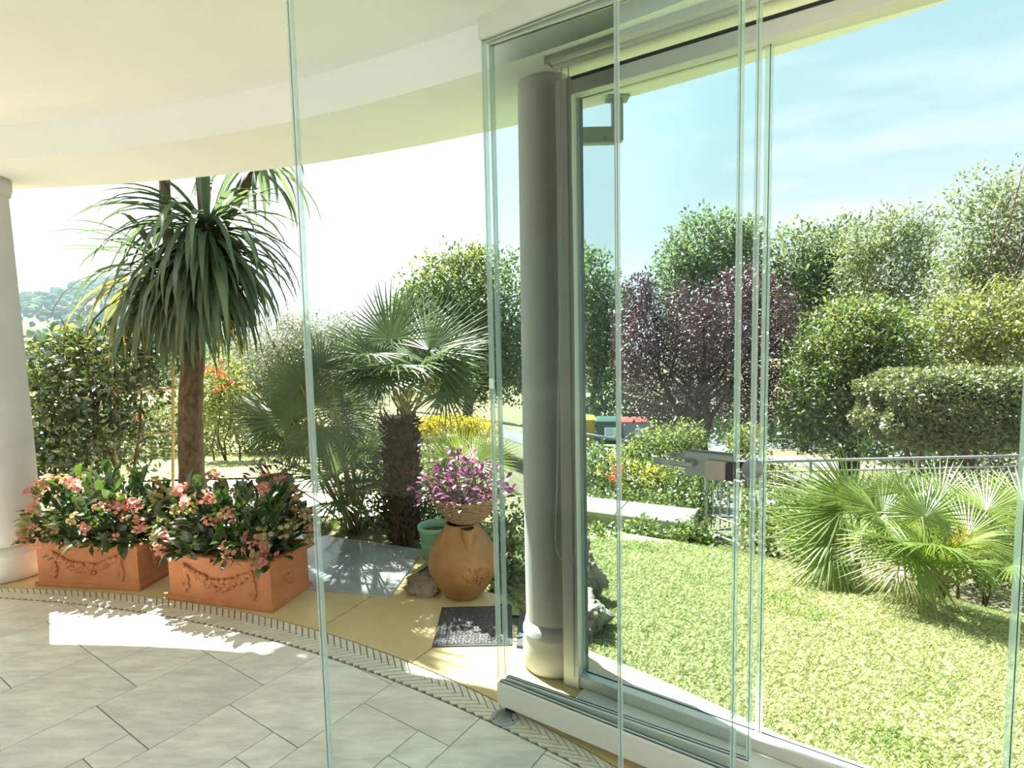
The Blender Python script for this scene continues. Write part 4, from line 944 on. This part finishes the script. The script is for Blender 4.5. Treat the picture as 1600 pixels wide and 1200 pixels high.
# pot with dark purple plant on the kerb
pp_ = at(431, 778, 4.75); pz = gh(pp_[0], pp_[1])
ptb = at(431, 745, 4.75)[2]
pot2 = thing('plant_pot', 'grey-green pot holding a dark purple plant behind the nearer trough', 'pot', (pp_[0], pp_[1], pz))
hh = ptb-pz
b = MB(); b.lathe([(0, 0), (.095, 0), (.10, .01), (.135, hh-.03), (.145, hh-.028), (.147, hh), (.138, hh), (.13, hh-.04), (.12, hh-.1)], seg=32); b.build('body', surf('sage_pot', (.15, .19, .13), (.19, .22, .15), .7, 6), pot2, True)
b = MB(); b.lathe([(0, hh-.035), (.13, hh-.04)], seg=20); b.build('soil', M['soil'], pot2)
PL2 = [petal_mesh('leaf', .075, .022, bb, 3, .12) for bb in (.2, .5)]
for me in PL2: me.materials.append(LM['darkpurple'])
purple('sparse dark purple leafy stems growing from the grey-green pot', (pp_[0], pp_[1], ptb-.03), .24, .2, .22, 90, PL2, 9, None)
# door mats
ma = gz(675, 1012)[:2]; mb_ = gz(690, 950)[:2]
mt = thing('door_mat', 'dark pebbled rubber mat in front of the ochre jar', 'mat', (ma[0], ma[1], .0005))
b = MB(); b.bbox((0, 0, 0), (.40, .415, .007), .003); b.build('backing', M['mat_edge'], mt)
b = MB(); b.bbox((.012, .012, .006), (.388, .403, .010), .001); b.build('pile', M['mat'], mt)
b = MB()
for i in range(22):
    for j in range(23):
        b.blob((.022+i*.0170+rnd.uniform(-.003, .003), .022+j*.0168+rnd.uniform(-.003, .003), .010), rnd.uniform(.005, .008), (1, 1, .6), .2, 5, 3)
pbl = b.build('pebbles', M['mat'], mt, True); pbl['kind'] = 'stuff'
m2 = thing('slate_tile', 'smooth dark slate offcut beside the right side of the mat', 'slate', (ma[0]+.42, ma[1]-.02, .0005))
b = MB(); b.prism([(0, 0), (.11, -.03), (.13, .30), (.02, .34)], 0, .014, .004); b.build('slab', M['mat_edge'], m2)
# rocks
def rock(label, c, r, sq, m, seed, group=None):
    q = random.Random(seed); me = bpy.data.meshes.new('rock'); import bmesh
    bm = bmesh.new(); bmesh.ops.create_icosphere(bm, subdivisions=5, radius=1.0)
    from mathutils import noise
    cuts = [(Vector((q.gauss(0, 1), q.gauss(0, 1), q.gauss(0, 1))).normalized(), q.uniform(.6, .92)) for _ in range(12)]
    for v in bm.verts:
        for n_, d in cuts:
            e = v.co.dot(n_)-d
            if e > 0: v.co -= n_*e*.9
        v.co *= 1+.22*noise.fractal(v.co*2.4+Vector((seed, 0, 0)), .8, 2.1, 5)+.07*noise.noise(v.co*8)-.10*max(noise.noise(v.co*5+Vector((0, seed, 0)))-.15, 0)
        v.co = Vector((v.co.x*sq[0]*r, v.co.y*sq[1]*r, v.co.z*sq[2]*r))
    bm.to_mesh(me); bm.free(); o = obj('rock', me, m, loc=tuple(c)); tag(o, label, 'rock', group); return o
rk = gz(668, 932); rock('rugged brown stone wedged against the foot of the jar', (rk[0]-.02, rk[1]+.05, .045), .10, (1.15, 1.0, .8), M['rock'], 3)
r1 = gz(940, 1000, -.05); rock('large pitted boulder at the lawn edge, right of the shaded column', (r1[0]-.10, r1[1]+.14, .02), .19, (1.0, 1.0, .85), M['rock2'], 5)
r2 = gz(918, 935, -.05); rock('pointed grey stone standing above the pitted boulder', (r2[0]-.01, r2[1]+.10, .05), .15, (.9, 1.0, 1.1), M['rock2'], 12)
r3 = gz(915, 905, -.05); rock('small upright stone on top of the heap behind the boulder', (r3[0]-.05, r3[1]+.18, .06), .12, (.9, 1, 1.2), M['rock2'], 21)

# ------------------------------------------------------------------ plants near the terrace
def blw(*bl): return [bl_px(*b_) for b_ in bl]
# climbing shrub on canes
cs = thing('cane_trellis', 'bamboo cane frame supporting the leafy climber by the trunk', 'trellis', tuple(gp(180, 770)))
co_ = np.array(cs.location)
for a_, b2 in (((180, 760), (176, 505)), ((268, 760), (270, 560)), ((100, 770), (122, 520))):
    pa = at(a_[0], a_[1], 5.55); pa[2] = gh(pa[0], pa[1])-.02; pb2 = at(b2[0], b2[1], 5.55); b = MB(); b.tube([pa-co_, pb2-co_], .014, 8); b.build('cane', M['cane'], cs)
for a_, b2 in (((165, 612), (285, 606)), ((110, 560), (280, 556)), ((150, 680), (280, 676))):
    b = MB(); b.tube([at(*a_, 5.53)-co_, at(*b2, 5.53)-co_], .010, 8); b.build('cross_cane', M['cane'], cs)
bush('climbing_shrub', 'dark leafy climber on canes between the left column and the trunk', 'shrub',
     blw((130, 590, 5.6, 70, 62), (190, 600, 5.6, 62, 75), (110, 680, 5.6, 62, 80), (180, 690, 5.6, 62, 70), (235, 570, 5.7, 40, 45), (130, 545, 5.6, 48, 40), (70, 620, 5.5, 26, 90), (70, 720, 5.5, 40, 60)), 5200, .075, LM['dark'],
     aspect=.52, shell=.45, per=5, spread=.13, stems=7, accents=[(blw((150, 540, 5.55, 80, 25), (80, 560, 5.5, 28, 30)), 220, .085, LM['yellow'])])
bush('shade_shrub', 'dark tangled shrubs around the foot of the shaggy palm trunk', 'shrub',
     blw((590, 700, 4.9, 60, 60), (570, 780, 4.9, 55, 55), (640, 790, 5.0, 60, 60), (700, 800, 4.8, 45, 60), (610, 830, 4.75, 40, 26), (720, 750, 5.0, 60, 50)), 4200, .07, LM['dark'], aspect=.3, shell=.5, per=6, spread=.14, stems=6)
bush('ivy_clump', 'small-leaved ivy clump peeping between jar and shaded column', 'ivy', blw((790, 830, 3.75, 40, 55), (800, 900, 3.6, 35, 45), (770, 890, 3.65, 26, 34)), 1500, .03, LM['ivy'], aspect=.75, shell=.5, per=6, spread=.14, stems=4)
# beds in front of the low wall
for i, (px, py, Y, rx, ry, nm) in enumerate(((935, 848, 5.1, 34, 26, 'leafy low shrub by the lawn edge, nearest the shaded column'), (1005, 838, 5.3, 36, 28, 'leafy low shrub by the lawn edge, in the middle of the row'), (1078, 838, 5.4, 34, 24, 'leafy low shrub by the lawn edge, next to the iron gate'))):
    bush('low_shrub', nm, 'shrub', blw((px, py, Y, rx, ry), (px+14, py+14, Y-.1, rx*.8, ry*.7)), 1300, .05, LM['ivy'], aspect=.55, shell=.45, per=6, spread=.14, group='low shrubs by the lawn edge', stems=4)
# low garden wall
wa = gp(880, 838, 5.5); 
def wall_seg(label, name, pa, pb, h, t, m, cap=None):
    pa = np.asarray(pa); pb = np.asarray(pb); d = pb-pa; ln = float(np.hypot(d[0], d[1])); o = thing(name, label, 'wall', tuple(pa), math.atan2(d[1], d[0]))
    b = MB(); b.bbox((0, -t/2, -.4), (ln, t/2, h), .01); b.build('body', m, o)
    if cap:
        k = max(int(ln/.6), 1)
        for i in range(k): b = MB(); b.bbox((ln*i/k+.003, -t/2-.04, h), (ln*(i+1)/k-.003, t/2+.04, h+.05), .008); b.build('coping_stone', cap, o)
    return o
p0, p1 = at(870, 800, 6.6), at(1085, 838, 5.9); zt_ = min(p0[2], p1[2]); p0[2] = p1[2] = 0
za = at(905, 797, 6.5)[2]; zb_ = gh(*at(980, 830, 6.3)[:2])
wall_seg('low concrete garden wall below the sunlit bank of shrubs', 'garden_wall', (p0[0], p0[1], zb_), (p1[0], p1[1], zb_), max(za-zb_-.05, .25), .45, M['concrete'], M['concrete'])
# bank of shrubs behind the wall
bush('bank_shrub', 'sunlit bank of mixed shrubs behind the low garden wall', 'shrub',
     blw((930, 740, 8.2, 60, 42), (1010, 760, 7.9, 70, 44), (1080, 770, 7.4, 60, 46), (960, 790, 7.2, 60, 26), (1040, 795, 7.0, 50, 26), (900, 715, 8.8, 50, 28)), 9500, .055, LM['ivy'], aspect=.6, shell=.35, per=6, spread=.10, stems=8,
     accents=[(blw((965, 735, 7.8, 30, 30), (1020, 740, 7.6, 40, 25)), 400, .055, LM['gold']), (blw((958, 738, 7.6, 14, 16)), 60, .05, LM['red'])])
bush('bright_shrub', 'bright yellow-green bush left of the glass door handle', 'shrub', blw((1030, 700, 9.5, 46, 36), (1070, 690, 9.6, 36, 30), (990, 715, 9.4, 30, 24)), 3600, .07, LM['yellow'], shell=.4, per=6, spread=.12, stems=4)
bush('bright_shrub', 'yellow-green bush to the right of the lock, under the plum tree', 'shrub', blw((1165, 690, 9.5, 28, 32), (1215, 740, 9.0, 26, 18)), 1500, .07, LM['yellow'], shell=.4, per=6, spread=.12, stems=3)
bush('ivy_hedge', 'ivy-covered low hedge left of the lawn palms, below the railing', 'hedge', blw((1190, 790, 5.5, 40, 36), (1180, 835, 5.4, 40, 40), (1260, 785, 5.6, 60, 34), (1340, 790, 5.7, 60, 40), (1250, 840, 5.5, 60, 40), (1430, 790, 5.8, 60, 44), (1520, 800, 5.8, 70, 50), (1600, 830, 5.7, 70, 60)), 9500, .042, LM['ivy'], aspect=.75, shell=.3, per=6, spread=.10, stems=6)
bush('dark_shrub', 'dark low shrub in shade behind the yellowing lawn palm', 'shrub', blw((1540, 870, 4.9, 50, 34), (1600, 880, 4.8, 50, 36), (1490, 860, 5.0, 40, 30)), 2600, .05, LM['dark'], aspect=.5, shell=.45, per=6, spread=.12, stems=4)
# clipped hedge
def box_hedge(name, label, x0, x1, y0, y1, Y, depth, n, size, m, r=.35):
    a = at(x0, y1, Y); b_ = at(x1, y0, Y); zlo, zhi = a[2], b_[2]; cx = (a[0]+b_[0])/2; hx = (b_[0]-a[0])/2; hz = (zhi-zlo)/2; cz = (zlo+zhi)/2; cy = Y+depth/2
    base = np.array([cx, cy, gh(cx, cy)]); o = thing(name, label, 'hedge', tuple(base))
    u = _norm(np.sign(rng.normal(size=(n, 3)))*np.abs(rng.normal(size=(n, 3)))); p = u/np.maximum(np.abs(u)**5, 1e-9).sum(1, keepdims=True)**.2
    k = 1-np.abs(rng.normal(0, .07, (n, 1))); wv_ = 1+.05*np.sin(p[:, :1]*9+p[:, 2:]*7)+.04*np.sin(p[:, 1:2]*11+p[:, :1]*5)
    P = p*k*wv_*np.array([hx, depth/2, hz])+np.array([cx, cy, cz])-base
    A = u+rng.normal(0, .8, (n, 3)); Nn = u+rng.normal(0, .5, (n, 3)); Nn[:, 2] += .3; L_ = size*rng.uniform(.7, 1.3, n)
    obj('foliage', leaf_mesh('foliage', P, A, Nn, L_, L_*.6), m, o, kind='stuff')
    bb = MB(); bb.rects([(hx*.5, depth*.25, cz-hz*.65-base[2]), (hx*.76, depth*.34, cz-hz*.4-base[2]), (hx*.76, depth*.34, cz+hz*.5-base[2]), (hx*.5, depth*.25, cz+hz*.7-base[2])]); bb.build('shade_core', M['core_shade'], o)  # solid near-black core, the hedge's inner shade put into its colour
    for i in range(9):
        x = rnd.uniform(-hx*.8, hx*.8); y = rnd.uniform(-depth*.3, depth*.3); bt_ = MB(); bt_.tube(limb_path((x, y, -.1), (x+rnd.uniform(-.3, .3), y, cz-base[2]), .08, 4), [.035, .03, .025, .02, .012], 6); bt_.build('trunk', M['bark'], o)
    return o
box_hedge('clipped_hedge', 'big clipped rounded hedge on bare stems beyond the railing', 1412, 1720, 580, 712, 8.3, 1.5, 26000, .062, LM['hedge'])

# ------------------------------------------------------------------ railings
def railing(name, label, pts, h, nb_, lower=None, post_every=8, post_r=.018, bar_r=.008, m='iron', top_r=.02):
    o = thing(name, label, 'railing', tuple(pts[0])); c = np.asarray(pts[0]); P = [np.asarray(p)-c for p in pts]
    up = np.array([0, 0, h]); b = MB(); b.tube([p+up for p in P], top_r, 10); b.build('top_rail', M[m], o, True)
    if lower is not None:
        b = MB(); b.tube([p+up*lower for p in P], .012, 8); b.build('middle_rail', M[m], o, True)
        b = MB(); b.tube([p+up*.1 for p in P], .012, 8); b.build('lower_rail', M[m], o, True)
    tot = len(P)-1
    for i in range(nb_+1):
        t = i/nb_*tot; k = min(int(t), tot-1); p = P[k]+(P[k+1]-P[k])*(t-k); post = i % post_every == 0
        b = MB(); b.tube([p-np.array([0, 0, .05 if post else 0])+(up*.1 if not post else 0), p+up*(1 if post else (lower if lower else 1))], post_r if post else bar_r, 6); b.build('post' if post else 'baluster', M[m], o)
    return o
ztop = at(1250, 720, 7.4)[2]; rp = [at(x, 722, 7.4+.0*x) for x in (1098, 1200, 1300, 1400, 1500, 1590)]
rp = [np.array([p[0], p[1], ztop-1.0]) for p in rp]
railing('iron_railing', 'galvanised iron railing running behind the lawn palms', rp, 1.0, 36, .86, 12, m='rail_iron')
# gate
ga = at(1103, 850, 7.0); gt = at(1103, 735, 7.0); gb = at(1160, 850, 6.5); H_ = gt[2]-ga[2]
gt_ = thing('iron_gate', 'small iron garden gate with crossed bars by the low wall', 'gate', tuple(ga)); gd = np.array([gb[0]-ga[0], gb[1]-ga[1], 0])
for t in (0, 1):
    b = MB(); b.tube([gd*t, gd*t+np.array([0, 0, H_])], .022, 8); b.build('post', M['rail_iron'], gt_)
for zf_ in (.18, .42, .97):
    b = MB(); b.tube([gd*.0+np.array([0, 0, H_*zf_]), gd+np.array([0, 0, H_*zf_])], .013, 6); b.build('cross_rail', M['rail_iron'], gt_)
for i in range(1, 5):
    b = MB(); b.tube([gd*i/5+np.array([0, 0, H_*.42]), gd*i/5+np.array([0, 0, H_*.97])], .008, 6); b.build('bar', M['rail_iron'], gt_)
for s in (0, 1):
    b = MB(); b.tube([gd*s+np.array([0, 0, H_*.18]), gd*(1-s)+np.array([0, 0, H_*.42])], .008, 6); b.build('diagonal_bar', M['rail_iron'], gt_)
gp2 = at(1093, 792, 7.6); b = MB(); b.tube([(0, 0, 0), (0, 0, at(1093, 725, 7.6)[2]-gh(gp2[0], gp2[1]))], .03, 8); po = b.build('gate_post', M['iron'], loc=(gp2[0], gp2[1], gh(gp2[0], gp2[1]))); tag(po, 'single iron post behind the crossed-bar gate', 'post')
# handrail going down to the road
ha = at(620, 640, 12.5); hb_ = at(690, 648, 12.2); hc = at(905, 677, 11.2); hd = at(1005, 693, 10.8)
hr = thing('handrail', 'grey handrail sloping down past the bins', 'handrail', (ha[0], ha[1], gh(ha[0], ha[1]))); ho = np.array(hr.location)
b = MB(); b.tube([p-ho for p in (ha, hb_, hc, hd)], .028, 8); b.build('rail', M['rail_iron'], hr, True)
for px, py, Y in ((690, 648, 12.2), (782, 661, 11.75), (940, 682, 11.05), (1000, 692, 10.8)):
    p = at(px, py, Y); b = MB(); b.tube([np.array([p[0], p[1], gh(p[0], p[1])])-ho, p-ho], .024, 8); b.build('post', M['rail_iron'], hr)

# ------------------------------------------------------------------ bins
def dumpster(label, px0, px1, py_top, Y, body, lid, sign):
    a = at(px0, py_top, Y); b_ = at(px1, py_top, Y); w_ = b_[0]-a[0]; zt_ = a[2]; zg = gh((a[0]+b_[0])/2, Y); h = zt_-zg
    o = thing('dumpster', label, 'dumpster', ((a[0]+b_[0])/2, Y, zg), -.12, 'waste containers by the road'); d = .95
    b = MB(); b.rects([(w_*.40, d*.36, .18), (w_*.44, d*.42, .3), (w_*.49, d*.48, h-.22), (w_*.5, d*.5, h-.2), (w_*.5, d*.5, h-.14)]); b.build('body', M[body], o)
    b = MB(); b.rects([(w_*.51, d*.52, h-.14), (w_*.51, d*.52, h-.10), (w_*.44, d*.42, h-.02), (w_*.36, d*.30, h)]); b.build('lid', M[lid], o)
    for sx_ in (-1, 1):
        b = MB(); b.bbox((sx_*w_*.5-.04, -d*.3, h-.36), (sx_*w_*.5+.04, -d*.05, h-.24), .01); b.build('lifting_lug', M['black'], o)
        for sy in (-1, 1): b = MB(); b.tube([(sx_*w_*.33-.03, sy*d*.28, .09), (sx_*w_*.33+.03, sy*d*.28, .09)], .09, 12); b.build('wheel', M['black'], o)
    yf = -d*.487
    def sheet(x0, x1, z0, z1, lines):
        b = MB(); b.box((x0, yf-.012, z0), (x1, yf-.004, z1)); s_ = b.build('notice', M['paper'], o); b = MB()
        for i in range(lines):
            zz = z1-(z1-z0)*(.18+.64*i/max(lines-1, 1)); b.box((x0+(x1-x0)*.12, yf-.0135, zz-.012), (x0+(x1-x0)*(.85 if i % 2 else .7), yf-.0118, zz+.012))
        if lines: b.build('print', M['text'], s_)
        return s_
    if sign == 'wide': sheet(-w_*.18, w_*.28, h*.40, h*.72, 5)
    if sign == 'two':
        sheet(-w_*.02, w_*.18, h*.42, h*.72, 0); sheet(w_*.20, w_*.40, h*.42, h*.72, 4)
        b = MB(); b.tube([(w_*.08, yf-.013, h*.60), (w_*.08, yf-.0145, h*.60)], w_*.075, 20); k = b.build('round_sign', M['red_sign'], o)
        b = MB(); b.tube([(w_*.08, yf-.0145, h*.60), (w_*.08, yf-.016, h*.60)], w_*.058, 20); b.build('disc', M['blue_sign'], k)
    if sign == 'small': sheet(-w_*.1, w_*.12, h*.42, h*.66, 3)
    return o
dumpster('mustard yellow dumpster, half hidden by the window post', 880, 930, 650, 23, 'bin_yellow', 'bin_yellow', 'small')
dumpster('dark green dumpster with a white notice, middle of three', 931, 970, 652, 22.5, 'bin_green', 'bin_green', 'wide')
dumpster('grey dumpster with a dark red lid and two notices', 971, 1012, 653, 22.3, 'bin_grey', 'bin_red', 'two')
rdp = [(-2, 19), (9, 17), (16, 17), (16, 26), (-2, 26)]
patch('road', 'grey asphalt road below the garden where the bins stand', 'road', rdp, M['asphalt'], .0, res=.6)
rd2 = [gp(1120, 742)[:2], gp(1300, 742)[:2], gp(1400, 700)[:2], gp(1160, 700)[:2]]
patch('driveway', 'shady grey driveway behind the iron railing', 'road', [(3.0, 8.6), (8.5, 8.6), (9.5, 15), (4.0, 15)], M['asphalt'], .01, res=.4)

# ------------------------------------------------------------------ trees and hedges beyond
TG = 'trees beyond the garden'
def tr(label, x, Y, blobs, n, size, m, r=.14, name='tree', **k):
    p = at(x, 600, Y); return tree(name, label, 'tree', (p[0], p[1], gh(p[0], p[1])), blw(*blobs), n, size, m, r, TG, **k)
tr('green tree just right of the shaded column, behind the bins', 925, 28, [(920, 440, 28, 45, 55), (950, 500, 28, 50, 60), (900, 520, 28, 60, 70), (960, 580, 28, 50, 60)], 9000, .24, LM['tree'], .18)
tr('tallest bushy green tree behind the dark plum tree', 1100, 30, [(1100, 390, 30, 55, 58), (1060, 430, 30, 40, 60), (1150, 420, 30, 45, 75), (1110, 500, 30, 80, 80), (1170, 370, 30, 24, 34)], 14000, .24, LM['tree'], .2)
tr('grey-green poplar-like tree between plum tree and locust', 1265, 30, [(1260, 400, 30, 55, 50), (1240, 450, 30, 50, 60), (1310, 410, 30, 45, 60), (1290, 500, 30, 80, 80)], 12000, .24, LM['tree'], .18)
tr('airy pale locust tree with feathery sprays against the sky', 1385, 26, [(1380, 380, 26, 55, 46), (1420, 360, 26, 50, 34), (1340, 400, 26, 40, 40), (1440, 430, 26, 60, 50), (1380, 470, 26, 80, 60)], 10000, .24, LM['pale'], .14, aspect=.28, shell=.6, per=9, spread=.13, branches=9)
tr('open-branched tall tree at the far edge of the lawn view', 1560, 19, [(1535, 330, 19, 48, 52), (1570, 390, 19, 60, 60), (1510, 420, 19, 50, 50), (1600, 330, 19, 40, 60), (1560, 460, 19, 80, 50)], 9500, .14, LM['pale'], .14, aspect=.5, shell=.6, per=6, spread=.13, branches=14)
tr('thin bluish bare-topped tree at the edge behind the open-branched one', 1605, 17, [(1600, 300, 17, 30, 40), (1620, 360, 17, 40, 70)], 500, .12, LM['olive'], .10, branches=14, fork=.2)
tr('yellowing tree above the clipped hedge', 1530, 15, [(1530, 500, 15, 80, 48), (1480, 520, 15, 50, 46), (1590, 510, 15, 60, 60), (1540, 560, 15, 90, 50)], 11000, .12, LM['yellow'], .14)
tr('dark purple-leaved plum tree behind the handled glass panel', 1100, 14, [(1060, 530, 14, 85, 85), (1000, 540, 14, 45, 95), (1130, 540, 14, 80, 100), (1200, 530, 14, 45, 90), (1000, 455, 14, 26, 36), (1160, 450, 14, 45, 40), (1070, 620, 13.8, 90, 50), (1180, 620, 14, 60, 45)], 30000, .085, LM['plum'], .13, stems=3, branches=12, shell=.4, spread=.08)
tr('bright green laurel-like tree left of the clipped hedge', 1330, 12.5, [(1340, 540, 12.5, 75, 70), (1290, 590, 12.4, 60, 80), (1390, 590, 12.5, 65, 80), (1330, 650, 12.4, 90, 55), (1360, 500, 12.5, 45, 30), (1255, 640, 12.3, 30, 60)], 17000, .10, LM['mid'], .13, stems=3, branches=9, accents=[(blw((1340, 505, 12.2, 60, 36), (1400, 560, 12.1, 50, 50), (1300, 560, 12.1, 40, 40)), 3200, LM['yellow'])])
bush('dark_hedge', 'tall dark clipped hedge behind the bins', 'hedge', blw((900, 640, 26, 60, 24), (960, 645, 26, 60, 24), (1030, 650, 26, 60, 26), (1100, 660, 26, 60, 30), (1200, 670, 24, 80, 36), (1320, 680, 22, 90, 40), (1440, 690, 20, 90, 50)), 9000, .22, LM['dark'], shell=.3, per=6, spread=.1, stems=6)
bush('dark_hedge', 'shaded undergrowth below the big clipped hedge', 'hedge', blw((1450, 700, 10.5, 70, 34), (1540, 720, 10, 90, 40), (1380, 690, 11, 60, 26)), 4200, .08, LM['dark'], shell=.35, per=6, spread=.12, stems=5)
# left side
def tl(label, x, Y, blobs, n, size, m, r=.14, name='tree', **k): return tr(label, x, Y, blobs, n, size, m, r, name, **k)
tl('round dense tree with golden tips behind the tall fan palm', 728, 14, [(720, 460, 14, 70, 72), (680, 500, 14, 75, 75), (770, 490, 14, 80, 100), (720, 560, 14, 110, 75), (640, 520, 14, 60, 60), (800, 560, 14, 70, 70)], 24000, .11, LM['mid'], .16, shell=.3, spread=.07, accents=[(blw((690, 420, 13.6, 40, 30), (735, 400, 13.7, 40, 20), (640, 470, 13.6, 30, 30)), 900, LM['yellow'])])
tl('soft grey-green olive tree between cordyline and tall fan palm', 450, 11, [(440, 550, 11, 75, 60), (500, 560, 11, 75, 66), (390, 570, 11, 55, 56), (560, 570, 11, 70, 70), (450, 610, 11, 110, 50), (540, 520, 11, 40, 36), (470, 515, 11, 40, 30)], 26000, .075, LM['olive'], .16, aspect=.24, shell=.5, per=9, spread=.10)
bush('flowering_shrub', 'green shrub with orange-red flowers right of the cordyline trunk', 'shrub', blw((345, 600, 9.5, 40, 48), (375, 640, 9.4, 40, 40), (325, 640, 9.5, 30, 40)), 3600, .07, LM['yellow'], shell=.45, per=6, spread=.12, stems=4, accents=[(blw((335, 580, 9.3, 26, 16), (345, 605, 9.2, 16, 10)), 130, .06, LM['red'])])
bush('garden_hedge', 'long mixed hedge at the far side of the left garden', 'hedge', blw((60, 680, 10.5, 50, 50), (130, 690, 10.6, 60, 40), (210, 675, 10.8, 60, 42), (280, 670, 10.8, 60, 44), (360, 680, 10.8, 60, 40), (440, 680, 10.6, 60, 44), (530, 690, 10.4, 70, 40), (620, 690, 10, 70, 36)), 17000, .075, LM['hedge'], shell=.3, per=6, spread=.10, stems=9, accents=[(blw((250, 640, 10.4, 60, 12), (60, 640, 10.3, 40, 12)), 500, .07, LM['yellow']), (blw((215, 652, 10.2, 16, 8)), 50, .06, LM['red'])])
bush('golden_hedge', 'golden-leaved low hedge beyond the purple flower basket', 'hedge', blw((700, 662, 9, 40, 14), (745, 668, 9, 40, 14), (660, 668, 9, 36, 14)), 3000, .06, LM['gold'], shell=.4, per=6, spread=.12, stems=4)
vt = bush('valley_trees', 'hazy tree belt in the valley below the left garden', 'trees', blw((60, 590, 60, 60, 18), (150, 586, 60, 80, 22), (250, 576, 60, 90, 30), (360, 566, 60, 90, 34), (480, 560, 55, 90, 36), (600, 556, 55, 100, 36), (700, 556, 55, 100, 36), (800, 560, 55, 100, 36), (900, 560, 50, 90, 40)), 14000, .5, LM['tree'], shell=.4, per=6, spread=.12, stems=6)
vt['kind'] = 'stuff'

# thin morning haze lying over the valley and the far hill
hz_ = MB(); hz_.box((-620, 130, -45), (60, 700, 75)); mhz, nn, ll = newmat('valley_haze'); oo = nn.new('ShaderNodeOutputMaterial'); vs = nn.new('ShaderNodeVolumeScatter'); vs.inputs['Density'].default_value = .0007; vs.inputs['Color'].default_value = (.62, .84, 1, 1); vs.inputs['Anisotropy'].default_value = .35; ll.new(vs.outputs[0], oo.inputs['Volume'])
hzo = hz_.build('haze', mhz); tag(hzo, 'thin bluish haze over the valley and distant hillside', 'haze', kind='stuff')
